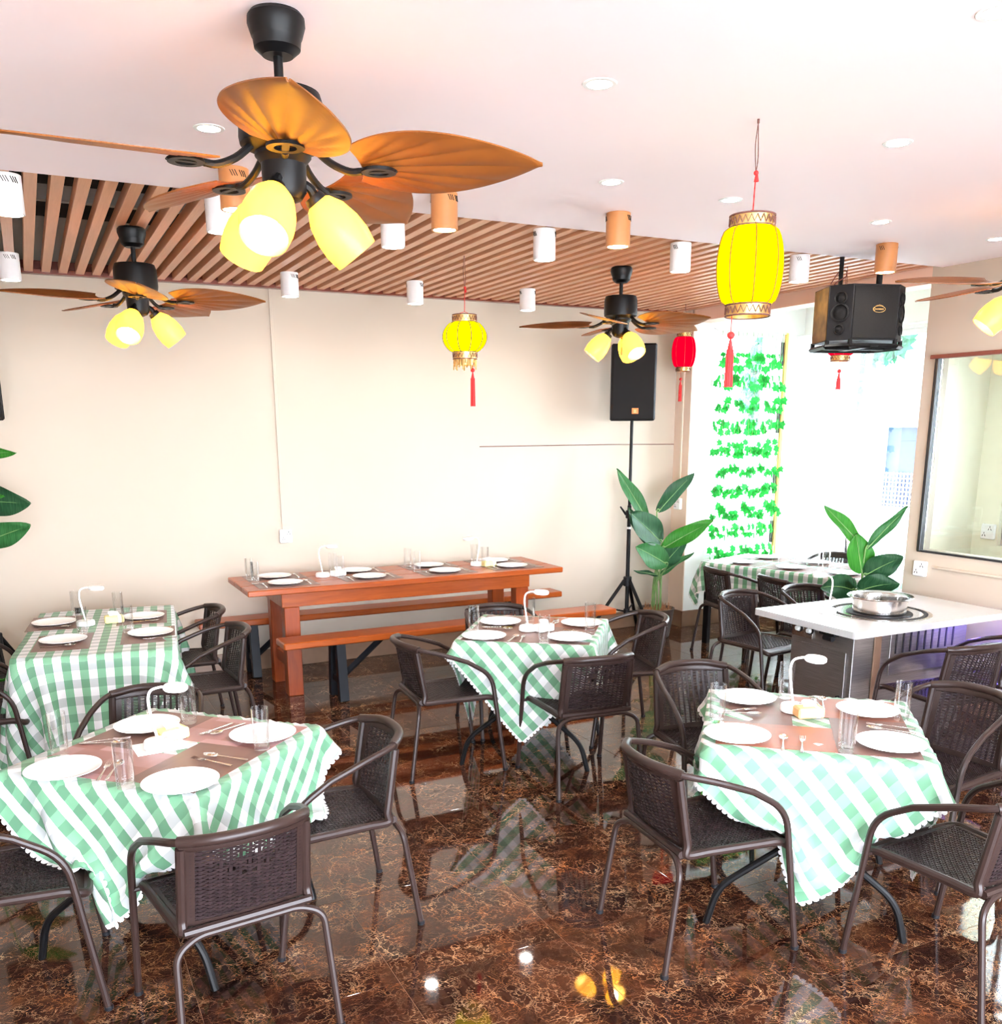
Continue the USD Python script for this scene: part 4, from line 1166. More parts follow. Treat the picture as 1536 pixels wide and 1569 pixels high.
# ================================================================== STEEL HOTPOT TABLE
ht = thing('hotpot_table', 'stainless steel hotpot table with control knobs, door and side vents', 'table', (0, 0, 0))
HX0, HX1, HY0, HY1, HZ = 4.155, 5.52, 3.78, 4.64, 0.80
def rrect(x0, x1, y0, y1, r, z0, z1):
    from shapely.geometry import box as sbox
    g = sbox(x0 + r, y0 + r, x1 - r, y1 - r).buffer(r, quad_segs=4)
    m = trimesh.creation.extrude_polygon(g, z1 - z0, engine='earcut')
    m.apply_translation((0, 0, z0))
    return m
obj('steel_top', rrect(HX0, HX1, HY0, HY1, 0.025, HZ - 0.040, HZ), 'steel_top', ht, smooth=40)
BX0, BX1, BY0, BY1 = 4.335, 5.34, 3.95, 4.47
obj('cabinet', cat(span((BX0, BY0, 0.05), (BX1, BY1, HZ - 0.04), 0.004), span((BX0 + 0.03, BY0 + 0.03, 0), (BX1 - 0.03, BY1 - 0.03, 0.05))), 'brushed_steel', ht)
dr = obj('door', span((BX0 - 0.012, BY0 + 0.045, 0.09), (BX0 - 0.002, BY1 - 0.10, 0.615), 0.002), 'brushed_steel', ht, label='flat steel door')
obj('latch', cat(cyl(0.011, 0.018, (0, 0, 0), 12)).apply_transform(ROT(-PI / 2, (0, 1, 0))).apply_translation((BX0 - 0.012, BY0 + 0.075, 0.33)), 'black_plastic', dr)
pn = obj('control_panel', span((BX0 - 0.010, BY1 - 0.19, 0.645), (BX0 - 0.001, BY1 - 0.012, 0.742), 0.002), 'steel', ht)
for y in (4.396, 4.299):
    kb = lathe([(0, 0), (0.021, 0), (0.021, 0.006), (0.016, 0.009), (0.0145, 0.026), (0.010, 0.029), (0, 0.029)], 18)
    kb.apply_transform(ROT(-PI / 2, (0, 1, 0)))
    obj('knob', shift(kb, (BX0 - 0.010, y, 0.700)), 'white_plastic', pn, label='pale round knob with dark ring')
    kr = lathe([(0.0205, 0), (0.028, 0), (0.027, 0.008), (0.0215, 0.009), (0.0205, 0)], 18)
    kr.apply_transform(ROT(-PI / 2, (0, 1, 0)))
    obj('knob_ring', shift(kr, (BX0 - 0.010, y, 0.700)), 'black_plastic', pn)
obj('gas_valve', cat(span((BX0 - 0.05, 4.06, 0.705), (BX0, 4.19, 0.735), 0.006), tube([(BX0 - 0.04, 4.08, 0.69), (BX0 - 0.04, 4.15, 0.69)], 0.018, 10)), 'black_plastic', ht)
obj('vent_panel', span((4.64, BY0 - 0.008, 0.45), (5.27, BY0 - 0.001, 0.735), 0.002), 'brushed_steel', ht)
for i in range(9):
    obj('vent_slot', span((4.68 + i * 0.064, BY0 - 0.012, 0.585), (4.692 + i * 0.064, BY0 - 0.006, 0.725)), 'void_black', ht)
obj('corner_post', span((4.50, BY0 - 0.010, 0.05), (4.56, BY0 - 0.001, 0.755), 0.002), 'baseboard_brown', ht, label='brown corner strip')
obj('led_strip', span((5.0, HY0 + 0.03, HZ - 0.046), (HX1 - 0.02, HY0 + 0.045, HZ - 0.0402)), 'blue_led', ht, label='blue light strip under the top edge')
PX, PY = 4.74, 4.14
obj('hob_ring', lathe([(0.185, 0), (0.315, 0), (0.318, 0.002), (0.312, 0.0045), (0.19, 0.0045), (0.185, 0.002), (0.185, 0)], 48, (PX + 0.03, PY + 0.03, HZ + 0.0003)), 'steel', ht)
obj('hob_plate', cyl(0.20, 0.010, (PX, PY, HZ + 0.001), 48, 0.003), 'black_plastic', ht)
obj('hob_groove', lathe([(0.265, 0.0046), (0.292, 0.0046), (0.292, 0.007), (0.265, 0.007), (0.265, 0.0046)], 48, (PX + 0.03, PY + 0.03, HZ)), 'void_black', ht)
pt = thing('hotpot', 'shallow shiny steel pot with a wide rim on the steel hotpot table', 'pot', (PX, PY, HZ + 0.0115))
obj('pot_body', lathe([(0, 0), (0.150, 0), (0.160, 0.006), (0.166, 0.090), (0.195, 0.097), (0.200, 0.102), (0.197, 0.105), (0.168, 0.099), (0.160, 0.094), (0.154, 0.012), (0, 0.008)], 56), 'steel', pt, smooth=35)
obj('divider', surf(lambda u, v: np.array([0.153 * u, 0.045 * math.sin(PI * u), 0.008 + 0.075 * v]), np.linspace(-1, 1, 25), np.linspace(0, 1, 3)), 'steel', pt, smooth=True)
lamp((4.461, 4.300, HZ + 0.0005), 95, 'white gooseneck table lamp at the left of the pot on the steel hotpot table', 'white table lamps')

# ================================================================== CEILING FANS
def make_fan(label):
    t = thing('ceiling_fan', label, 'ceiling fan')
    D = lambda z: z       # heights below the ceiling, negative
    obj('canopy', lathe([(0, -0.002), (0.066, -0.002), (0.074, -0.012), (0.075, -0.030), (0.066, -0.058), (0.063, -0.062), (0.060, -0.085), (0.040, -0.102), (0, -0.104)][::-1], 32), 'black_metal', t)
    obj('downrod', tube([(0, 0, -0.10), (0, 0, -0.20)], 0.0125, 14), 'black_metal', t)
    obj('motor_housing', lathe([(0, -0.335), (0.075, -0.335), (0.112, -0.318), (0.115, -0.30), (0.113, -0.215), (0.105, -0.190), (0.03, -0.182), (0, -0.182)], 36), 'black_metal', t)
    obj('light_hub', lathe([(0, -0.462), (0.02, -0.460), (0.045, -0.450), (0.058, -0.430), (0.060, -0.362), (0.075, -0.345), (0.075, -0.330), (0, -0.330)], 28), 'black_metal', t)
    for k in range(5):
        a = math.radians(72 * k)
        # palm blade with radial ribs, its underside facing down, pitched about its own axis
        def pt_(u, v):
            r_ = 0.215 + v * 0.485
            w = 0.150 * (math.sin(PI * min(1.0, 0.10 + 0.90 * v) ** 0.80)) ** 0.80 if v < 1 else 0.0
            w = max(w, 0.004)
            x = u * w
            rib = 0.0028 * (1 - 2 * abs(math.sin(math.atan2(u * w, v * 0.485 + 0.03) * 15))) * min(1, v * 6) * min(1, (1 - v) * 3) * (1 - u ** 4)
            return np.array([r_ - 0.02 * u * u * (1 - v), -x, -0.372 - 0.01 * v + 0.25 * x + 0.006 * u * u + rib])
        b = thicken(surf(pt_, np.linspace(-1, 1, 97), np.linspace(0, 1, 29)), 0.004)
        bp = obj('blade', turn(b, a), 'fan_blade', t, smooth=50)
        iron = cat(tube(spline([(0.085, 0, -0.325), (0.13, 0, -0.362), (0.18, 0, -0.384), (0.215, 0, -0.384)], 4), 0.010, 8),
                   shift(turn(lathe([(0.028, 0), (0.047, 0), (0.047, 0.008), (0.028, 0.008), (0.028, 0)], 24), 0.0), (0.26, 0, -0.390)),
                   turn(box(0.11, 0.020, 0.006, (0.255, 0, -0.386), b=0.002), 0.0))
        ir = iron.copy()
        obj('blade_iron', turn(ir, a), 'black_metal', t)
    for k in range(3):
        a = math.radians(-19 + 120 * k)
        # axis leans out and down
        dirv = np.array([math.cos(a) * 0.64, math.sin(a) * 0.64, -0.77]); dirv /= np.linalg.norm(dirv)
        base = np.array([math.cos(a) * 0.072, math.sin(a) * 0.072, -0.430])
        R_ = trimesh.geometry.align_vectors((0, 0, 1), dirv)
        sh = lathe([(0.024, 0.0), (0.036, 0.008), (0.056, 0.040), (0.067, 0.085), (0.069, 0.125), (0.062, 0.165), (0.060, 0.164), (0.0665, 0.125), (0.0645, 0.085), (0.0535, 0.041), (0.034, 0.011), (0.024, 0.003), (0.024, 0.0)], 28)
        sh.apply_scale(1.04); sh.apply_transform(R_); sh.apply_translation(base + dirv * 0.022)
        arm_ = tube(spline([(math.cos(a) * 0.05, math.sin(a) * 0.05, -0.405), tuple(base * [1, 1, 1] + [0, 0, 0.012]), tuple(base + dirv * 0.02)], 4), 0.013, 8)
        cup = lathe([(0, 0), (0.026, 0), (0.030, 0.012), (0.028, 0.032), (0, 0.034)], 18)
        cup.apply_transform(R_); cup.apply_translation(base + dirv * 0.005)
        lk = obj('lamp_arm', cat(arm_, cup), 'black_metal', t)
        obj('glass_shade', sh, 'shade_glass', t, smooth=40, label='glowing amber glass shade')
        bl = trimesh.creation.icosphere(2, 0.028); bl.apply_translation(base + dirv * 0.105)
        obj('bulb', bl, 'bulb_glow', t, smooth=True)
    obj('pull_chain', cat(tube([(0.03, -0.02, -0.455), (0.031, -0.021, -0.52)], 0.0015, 5), lathe([(0, -0.580), (0.007, -0.575), (0.008, -0.555), (0.004, -0.525), (0, -0.52)], 10, (0.031, -0.021, 0))), 'cylinder_wood', t)
    return t


fan = Stamp(make_fan)
FANS = [(0.703, 2.729, -103, 'large black ceiling fan with palm leaf blades and lit amber shades, nearest the camera', ZC),
        (0.632, 5.774, -96, 'black ceiling fan with palm leaf blades hanging under the slats at the left', ZC + 0.012),
        (3.767, 5.714, -68, 'black ceiling fan with palm leaf blades hanging under the slats near the loudspeaker', ZC + 0.012),
        (4.480, 3.180, 160, 'black ceiling fan cut by the right picture edge, only two blades and a shade showing', ZC)]
for x, y, a, lab, z in FANS:
    fan((x, y, z), a, lab, 'palm leaf ceiling fans')

# ================================================================== LIGHT FITTINGS
def make_downlight(label):
    t = thing('recessed_downlight', label, 'ceiling light')
    obj('trim_ring', lathe([(0.040, -0.0035), (0.054, -0.003), (0.056, 0.0), (0.040, 0.0), (0.040, -0.0035)], 28), 'white_plastic', t)
    obj('lens', cyl(0.040, 0.002, (0, 0, -0.0025), 24), 'downlight_glow', t)
    return t


downlight = Stamp(make_downlight)
for x, y, w in ((1.742, 2.795, 'right of the big fan, in the open ceiling'), (3.112, 2.834, 'at the upper right, near the yellow lantern cord'), (2.439, 3.800, 'nearest above the left of the middle wooden cylinder lamp'),
                (3.134, 3.830, 'just left of the yellow lantern'), (4.182, 3.876, 'between the yellow lantern and the hanging loudspeakers'), (5.158, 3.917, 'at the right picture edge, above the cut fan'),
                (2.405, 1.895, 'at the top right corner of the picture'), (0.710, 3.786, 'left of the big fan')):
    downlight((x, y, ZC), 0, 'round white recessed ceiling light ' + w, 'recessed ceiling lights')


for x, y in ((3.10, 0.80), (1.70, 0.80), (0.30, 0.80)):
    downlight((x, y, ZC), 0, 'round white recessed ceiling light outside the picture', 'recessed ceiling lights outside the picture')


def make_cylinder(m):
    def f(label):
        t = thing('cylinder_light', label, 'ceiling light')
        obj('housing', lathe([(0.052, -0.158), (0.054, -0.160), (0.060, -0.160), (0.062, -0.158), (0.062, -0.002), (0.060, 0), (0, 0), (0, -0.15), (0.052, -0.150), (0.052, -0.158)], 32), m, t)
        obj('lens', cyl(0.051, 0.004, (0, 0, -0.154), 24), 'cylinder_glow', t)
        def slot(k, a):
            s = box(0.0025, 0.006, 0.026, (0, 0.0612, -0.028)); s = turn(s, 0.45, (0, 1, 0), (0, 0.0612, -0.028))
            return turn(s, a + 0.16 * k)
        obj('vent_slots', cat(*[slot(k, a) for a in (PI + 0.25, 0.3, PI / 2 + 1.2) for k in range(3)]), 'void_black', t, kind='stuff')
        return t
    return f


cyl_w, cyl_o = Stamp(make_cylinder('cylinder_white')), Stamp(make_cylinder('cylinder_wood'))
for i, (x, w) in enumerate(((0.895, 'half hidden behind the big fan'), (1.849, 'right of the big fan'), (2.808, 'above the fan by the loudspeaker'), (3.770, 'half hidden behind the yellow lantern'), (4.709, 'right of the hanging loudspeakers'))):
    cyl_o((x, 4.30, ZC), 20 * i, f'wooden cylinder ceiling light {w}', 'wooden cylinder ceiling lights')
for i, (x, w) in enumerate(((0.040, 'at the left picture edge, nearer the camera'), (0.930, 'below the blades of the big fan'), (1.800, 'in the middle of the slat edge, left of the wooden one'), (2.690, 'left of the middle wooden cylinder'), (3.620, 'between the middle wooden cylinder and the yellow lantern'), (4.560, 'right of the yellow lantern'))):
    cyl_w((x, 4.86, ZC + 0.012), 20 * i + 7, f'white cylinder ceiling light {w}', 'white cylinder ceiling lights')
for i, (x, w) in enumerate(((0.020, 'at the left picture edge, nearer the wall'), (1.775, 'near the wall, above the cable duct'), (2.718, 'near the wall, left of the round lantern'), (3.670, 'near the wall, between round lantern and fan'))):
    cyl_w((x, 6.90, ZC + 0.012), 20 * i + 3, f'white cylinder ceiling light {w}', 'white cylinder ceiling lights')


def lantern(label, xy, ztop, zt, zb, rmax, cap_r, glow, shape, ribs, tass, edge, loops=0, off=(0.03, -0.02), ceil=ZC):
    t = thing('paper_lantern', label, 'lantern', (xy[0], xy[1], 0))
    h = zt - zb
    prof = []
    for s in np.linspace(0, 1, 17):
        if shape == 'tall':
            r = cap_r * 0.95 + (rmax - cap_r * 0.95) * min(1, (math.sin(PI * s) + 1e-9) ** 0.42)
        else:
            r = cap_r * 0.95 + (rmax - cap_r * 0.95) * (math.sin(PI * s) + 1e-9) ** 0.62
        prof.append((r, zb + s * h))
    obj('lantern_body', lathe(prof, 48), glow, t, smooth=True, label='glowing cloth body')
    rb = []
    for k in range(ribs):
        a = 2 * PI * (k + 0.3) / ribs
        rb.append(tube([((r + 0.0015) * math.cos(a), (r + 0.0015) * math.sin(a), z) for r, z in prof], 0.0022, 6))
    obj('rib', cat(*rb), edge, t)
    def band(z0, z1, r, dark):
        ring = lathe([(r - 0.004, z0), (r, z0), (r, z1), (r - 0.004, z1), (r - 0.004, z0)], 40)
        edges = [tube([((r + 0.002) * math.cos(a), (r + 0.002) * math.sin(a), z) for a in np.linspace(0, 2 * PI, 36, endpoint=False)], 0.003, 6, closed=True) for z in (z0, z1)]
        beads = []
        n = max(18, int(r * 300))
        zig = [((r + 0.003) * math.cos(a), (r + 0.003) * math.sin(a), (z0 + z1) / 2 + (z1 - z0) * 0.3 * (1 if i % 2 else -1)) for i, a in enumerate(np.linspace(0, 2 * PI, 2 * n, endpoint=False))]
        return ring, cat(tube(zig, 0.0022, 5, closed=True), *edges)
    bh = 0.032 * rmax / 0.13 + 0.006
    for nm, z0, z1 in (('top_band', zt - 0.004, zt + bh), ('bottom_band', zb - bh, zb + 0.004)):
        ring, deco = band(z0, z1, cap_r, True)
        bnd = obj(nm, ring, 'gold', t, label='gold brocade band')
        obj('braid', deco, 'dark_cord', bnd)
    # cords to the ceiling, frame wire
    zk = zt + bh + (ceil - zt - bh) * 0.45
    wire = tube([(-cap_r, 0, zt + bh - 0.004), (0, 0, zt + bh + 0.02), (cap_r, 0, zt + bh - 0.004)], 0.0016, 5)
    obj('cord', cat(tube([(0, 0, zt + bh + 0.018), (0.004, 0, zk)], 0.0025, 6), wire), 'red_silk', t)
    obj('hanging_loop', cat(tube(spline([(0.004, 0, zk), (0.012, 0.002, zk + 0.3 * (ceil - zk)), (0.003, 0, ceil - 0.012)], 5), 0.0018, 5), tube(spline([(0.004, 0, zk), (-0.006, -0.002, zk + 0.5 * (ceil - zk)), (0.003, 0, ceil - 0.012)], 5), 0.0018, 5),
                             cyl(0.004, 0.014, (0.003, 0, ceil - 0.014), 8)), 'dark_cord', t)
    obj('knot', cat(trimesh.creation.icosphere(1, 0.009).apply_translation((0.005, 0, zk)), lathe([(0, -0.03), (0.009, -0.028), (0.004, 0)], 8, (0.008, 0, zk))), 'red_silk', t)
    if loops:
        ln = []
        for k in range(26):
            a = 2 * PI * k / 26
            l = 0.030 + 0.02 * (k % 3)
            ln.append(lathe([(0, -l), (0.005, -l + 0.004), (0.002, -0.004), (0, 0)], 6, (cap_r * math.cos(a) * 0.97, cap_r * math.sin(a) * 0.97, zb - bh)))
        obj('fringe', cat(*ln), 'gold', t)
        obj('lower_ring', lathe([(cap_r * 0.62, zb - bh - 0.040), (cap_r * 0.66, zb - bh - 0.040), (cap_r * 0.80, zb - bh), (cap_r * 0.76, zb - bh), (cap_r * 0.62, zb - bh - 0.040)], 28), 'gold', t)
    z0 = zb - bh
    ox, oy = off
    ts = obj('tassel', cat(tube([(ox, oy, z0 + 0.006), (ox, oy, z0 - 0.065)], 0.0016, 5), trimesh.creation.icosphere(1, 0.014).apply_translation((ox, oy, z0 - 0.07)),
                           lathe([(0, tass), (0.013, tass), (0.014, tass + 0.02), (0.010, z0 - 0.115), (0.004, z0 - 0.085), (0, z0 - 0.08)], 12, (ox, oy, 0)),
                           *[tube([(ox + 0.012 * math.cos(q), oy + 0.012 * math.sin(q), z0 - 0.12), (ox + 0.0145 * math.cos(q), oy + 0.0145 * math.sin(q), tass - 0.002)], 0.0022, 4) for q in np.linspace(0, 2 * PI, 12, endpoint=False)]), 'red_silk', t, label='red silk tassel')
    return t


lantern('tall bright yellow cloth lantern with gold bands, hanging in front of the ivy window', (2.432, 2.845), ZC, 2.658, 2.386, 0.118, 0.078, 'lantern_yellow_glow', 'tall', 8, 2.100, 'lantern_rib', off=(-0.072, 0.0))
lantern('round yellow cloth lantern with gold fringe, hanging against the back wall', (2.617, 5.785), ZC, 2.625, 2.435, 0.142, 0.076, 'lantern_yellow_glow', 'round', 10, 2.098, 'dark_cord', loops=1, off=(0.045, -0.02), ceil=3.034)
lantern('red cloth lantern hanging in the corner beside the loudspeaker', (5.410, 7.160), ZC, 2.755, 2.485, 0.105, 0.062, 'lantern_red_glow', 'tall', 8, 2.190, 'red_silk', off=(-0.03, -0.01), ceil=3.034)
lantern('red cloth lantern mostly hidden behind the hanging loudspeakers', (5.205, 5.085), ZC, 2.700, 2.440, 0.105, 0.062, 'lantern_red_glow', 'tall', 8, 2.215, 'red_silk', off=(0.0, -0.0), ceil=3.034)

# ================================================================== LOUDSPEAKERS
def stand_speaker(label, xy, rz, label2):
    s = thing('speaker_stand', label2, 'stand', (xy[0], xy[1], 0), rz)
    obj('pole', cat(tube([(0, 0, 0.21), (0, 0, 1.25)], 0.0185, 14), tube([(0, 0, 1.2), (0, 0, 2.02)], 0.0145, 14)), 'black_metal', s)
    obj('collar', cat(cyl(0.034, 0.075, (0, 0, 1.13), 16, 0.006), cyl(0.040, 0.09, (0, 0, 0.49), 16, 0.006), cyl(0.03, 0.05, (0, 0, 0.22), 14, 0.005)), 'black_plastic', s)
    obj('lock_knob', tube([(-0.03, 0, 1.165), (-0.085, -0.01, 1.24)], [0.012, 0.007], 8), 'black_plastic', s)
    obj('height_label', cyl(0.0195, 0.022, (0, 0, 1.03), 16), 'white_plastic', s, label='white band on the pole')
    for k in range(3):
        a = math.radians(40 - rz + 120 * k)
        d = np.array([math.cos(a), math.sin(a), 0])
        lg = obj('leg', tube([d * 0.03 + [0, 0, 0.545], d * 0.39 + [0, 0, 0.022]], 0.0165, 10), 'black_metal', s)
        obj('rubber_foot', cyl(0.021, 0.026, tuple(d * 0.392), 12, 0.004), 'black_plastic', lg)
        obj('strut', tube([d * 0.025 + [0, 0, 0.245], d * 0.21 + [0, 0, 0.285]], 0.008, 8), 'black_metal', s)
    t = thing('loudspeaker', label, 'loudspeaker', (xy[0], xy[1], 2.018), rz)
    obj('cabinet', box(0.40, 0.32, 0.665, (0, 0.02, 0.3325), b=0.012), 'black_plastic', t)
    obj('grille', box(0.375, 0.016, 0.645, (0, -0.143, 0.3325), b=0.006), 'grille_black', t)
    obj('badge', box(0.058, 0.004, 0.052, (0.02, -0.1525, 0.085), b=0.001), 'orange_badge', t, label='small orange square badge')
    obj('badge_mark', cat(box(0.026, 0.002, 0.004, (0.02, -0.1552, 0.093)), box(0.020, 0.002, 0.004, (0.02, -0.1552, 0.083)), box(0.026, 0.002, 0.004, (0.02, -0.1552, 0.073))), 'paper_yellow', t)
    return s


stand_speaker('tall black loudspeaker with an orange badge, on a tripod stand by the back wall', (4.985, 7.330), -32, 'black tripod stand carrying the loudspeaker with the orange badge')
stand_speaker('black loudspeaker just entering at the left picture edge', (-0.335, 7.25), 12, 'black tripod stand at the far left, outside the picture edge')

hs = thing('hanging_loudspeaker', 'black angular loudspeaker with a gold oval emblem, hanging from two ceiling poles', 'loudspeaker', (4.93, 4.66, 2.49), -17)
# seen from above: wide front towards -y, slanted side fronts, narrower back
SECT = np.array([(-0.170, -0.17), (0.170, -0.17), (0.280, -0.055), (0.230, 0.25), (-0.230, 0.25), (-0.280, -0.055)]) * 0.93
from shapely.geometry import Polygon
bx = trimesh.creation.extrude_polygon(Polygon(SECT), 0.335, engine='earcut')
obj('cabinet', bx, 'black_plastic', hs, smooth=False)
obj('front_grille', box(0.302, 0.008, 0.315, (0, -0.161, 0.1675), b=0.003), 'grille_black', hs)
obj('shelf_frame', cat(*[tube([(*SECT[i] * 1.02, -0.035), (*SECT[(i + 1) % 6] * 1.02, -0.035)], 0.015, 4) for i in range(6)], *[box(0.02, 0.02, 0.05, (*SECT[i] * 0.98, -0.018)) for i in range(6)], box(0.05, 0.44, 0.012, (0, 0.04, -0.035)), box(0.46, 0.03, 0.012, (0, 0.1, -0.035))), 'black_metal', hs)
for s in (-1, 1):
    a0, a1 = SECT[1] * [s, 1], SECT[2] * [s, 1]
    n_ = np.array([0.7226 * s, -0.6912]); mid = (a0 + a1) / 2
    R_ = trimesh.geometry.align_vectors((0, 0, 1), (n_[0], n_[1], 0))
    for z, r in ((0.255, 0.040), (0.165, 0.058), (0.065, 0.032)):
        c_ = lathe([(0, 0.012), (r * 0.35, 0.010), (r * 0.75, -0.002 + 0.004), (r * 0.86, 0.012), (r, 0.008), (r, 0.0)][::-1], 24)
        c_.apply_transform(R_); c_.apply_translation((mid[0] + n_[0] * 0.001, mid[1] + n_[1] * 0.001, z))
        obj('driver_cone', c_, 'grille_black', hs, smooth=40)
for s in (-1, 1):
    pn_ = trimesh.creation.extrude_polygon(Polygon([(s * (SECT[2][0] + 0.001), SECT[2][1] + 0.012), (s * (SECT[3][0] + 0.0035), SECT[3][1] - 0.006), (s * (SECT[3][0] - 0.002), SECT[3][1] - 0.006), (s * (SECT[2][0] - 0.004), SECT[2][1] + 0.012)]), 0.325, engine='earcut')
    obj('side_panel', shift(pn_, (0, 0, 0.005)), 'bronze_panel', hs, smooth=False, label='bronze brown side panel')
oval = tube([(0.042 * math.cos(a) + 0.02, -0.167, 0.185 + 0.019 * math.sin(a)) for a in np.linspace(0, 2 * PI, 28, endpoint=False)], 0.0022, 6, closed=True)
em = obj('emblem', cat(oval, tube([(-0.012 + 0.0065 * math.cos(a), -0.167, 0.185 + 0.0065 * math.sin(a)) for a in np.linspace(0, 2 * PI, 14, endpoint=False)], 0.0025, 5, closed=True),
                       *[box(0.006, 0.004, 0.010, (0.004 + 0.0105 * k, -0.167, 0.185)) for k in range(5)], tube([(-0.005, -0.167, 0.204), (0.02, -0.167, 0.211), (0.045, -0.167, 0.204)], 0.0018, 5)), 'gold', hs, label='gold oval emblem')
obj('ceiling_pole', tube([(-0.15, 0.03, 0.33), (-0.15, 0.03, 0.53)], 0.014, 10), 'black_metal', hs)
obj('ceiling_pole', tube([(0.09, -0.02, 0.33), (0.09, -0.02, 0.53)], 0.019, 10), 'black_metal', hs)
obj('cable', tube(spline([(-0.16, 0.05, 0.335), (-0.19, 0.02, 0.36), (-0.13, 0.0, 0.40), (-0.12, 0.03, 0.44), (-0.16, 0.04, 0.43), (-0.2, 0.06, 0.36)], 6), 0.004, 6), 'frame_red', hs)

# ================================================================== SOCKETS AND WALL CABLE
def make_socket(label):
    """two gang wall socket on the plane x = 0.., facing -y"""
    t = thing('wall_socket', label, 'socket')
    obj('plate', box(0.104, 0.034, 0.110, (0, -0.017, 0), b=0.006), 'white_plastic', t)
    hl = []
    for x, z in ((0.022, 0.024), (-0.022, -0.022)):
        hl += [turn(box(0.005, 0.003, 0.014, (x - 0.010, -0.0345, z - 0.006)), 0.5, (0, 1, 0), (x - 0.010, 0, z - 0.006)), turn(box(0.005, 0.003, 0.014, (x + 0.010, -0.0345, z - 0.006)), -0.5, (0, 1, 0), (x + 0.010, 0, z - 0.006)), box(0.005, 0.003, 0.012, (x, -0.0345, z + 0.012))]
    obj('socket_holes', cat(*hl), 'socket_dark', t)
    return t


socket = Stamp(make_socket)
socket((1.825, YB, 1.100), 0, 'white wall socket under the cable duct on the back wall', 'white wall sockets')
socket((XR, YN + 0.115, 1.225), -90, 'white wall socket on the corner stub behind the tall plant', 'white wall sockets')
socket((XR, 4.650, 0.955), -90, 'white wall socket under the interior window on the right wall', 'white wall sockets')
socket((6.30, 4.565, 1.20), -90, 'white wall socket in the next room, seen through the interior window', 'white wall sockets')
wc = thing('wall_cable', 'thin dark cable running level along the back wall behind the loudspeaker stand', 'cable', (0, 0, 0))
obj('wire', tube([(3.60, YB - 0.004, 1.798), (5.0, YB - 0.004, 1.802), (XR - 0.005, YB - 0.004, 1.797)], 0.0035, 6), 'dark_cord', wc)

# ================================================================== PLANTS
def blade_leaf(base, direc, length, width, droop, twist=0.0, seed=0, tip=1.0):
    """paddle leaf: starts at base, runs along direc and bends down; slightly folded along its midrib"""
    d = np.array(direc, float); d /= np.linalg.norm(d)
    side = np.cross(d, (0, 0, 1.0))
    side = side / np.linalg.norm(side) if np.linalg.norm(side) > 1e-6 else np.array([1.0, 0, 0])
    nrm = np.cross(side, d)
    c, s = math.cos(twist), math.sin(twist)
    side, nrm = c * side + s * nrm, c * nrm - s * side
    base = np.array(base, float)
    def f(u, v):
        w = width * (math.sin(PI * (0.02 + 0.98 * v) ** 0.80)) ** 0.75 * (1 if v < 1 else 0) + 0.002
        p = base + d * length * v + np.array([0, 0, -1.0]) * droop * length * v * v
        return p + side * w * u + nrm * (0.22 * width * abs(u) * (1 - 0.5 * v) + 0.012 * math.sin(9 * v + 3 * u + seed) * abs(u))
    m = thicken(surf(f, np.linspace(-1, 1, 11), np.linspace(0, 1, 19)), 0.0015)
    rib = tube([f(0, v) + nrm * 0.001 for v in np.linspace(0, 0.97, 12)], np.linspace(0.005, 0.0012, 12), 6)
    return m, rib


def bird_plant(label, loc, leaves, pot_r=0.17, pot_h=0.28):
    """leaves: (stem top relative to loc, leaf direction, length, half width, droop, twist, material)"""
    t = thing('potted_plant', label, 'plant', loc)
    obj('pot', lathe([(0, 0), (pot_r * 0.72, 0), (pot_r * 0.78, 0.01), (pot_r, pot_h - 0.02), (pot_r * 1.03, pot_h), (pot_r * 0.95, pot_h), (pot_r * 0.92, pot_h - 0.03), (0, pot_h - 0.03)], 28), 'pot_dark', t)
    fb = []
    r = random.Random(5)
    for k in range(46):
        a, q = r.uniform(0, 2 * PI), r.uniform(0.02, pot_r * 0.85)
        fb.append(tube([(q * math.cos(a), q * math.sin(a), pot_h - 0.035), (q * 1.05 * math.cos(a), q * 1.05 * math.sin(a), pot_h + r.uniform(0.0, 0.05))], [0.007, 0.003], 4))
    obj('fibre_mulch', cat(lathe([(0, pot_h - 0.02), (pot_r * 0.91, pot_h - 0.022)][::-1], 24), *fb), 'soil_fibre', t, kind='stuff')
    for i, (top, d, ln, wd, dr_, tw, m) in enumerate(leaves):
        a = 2 * PI * i / len(leaves)
        b0 = np.array([0.045 * math.cos(a), 0.045 * math.sin(a), pot_h - 0.03])
        top = np.array(top, float)
        dd = np.array(d, float) / np.linalg.norm(d)
        st = spline([b0, b0 * [1.0, 1.0, 1] + np.array([0, 0, 1]) * (top[2] - b0[2]) * 0.5 + np.array([top[0], top[1], 0]) * 0.25, top - dd * 0.02, top + dd * 0.03], 5)
        leaf, rib = blade_leaf(top, d, ln, wd, dr_, tw, i)
        obj('stem', tube(st, np.linspace(0.0085, 0.005, len(st)), 8), 'stem_green', t)
        lf = obj('leaf', leaf, m, t, smooth=40)
        obj('midrib', rib, 'stem_green', lf)
    return t


SV = np.array([math.cos(YAW), -math.sin(YAW), 0.0])         # along the picture's width, level
def dv(a, up, away=0.0):
    v = SV * a + np.array([math.sin(YAW), math.cos(YAW), 0]) * away
    return (v[0], v[1], up)


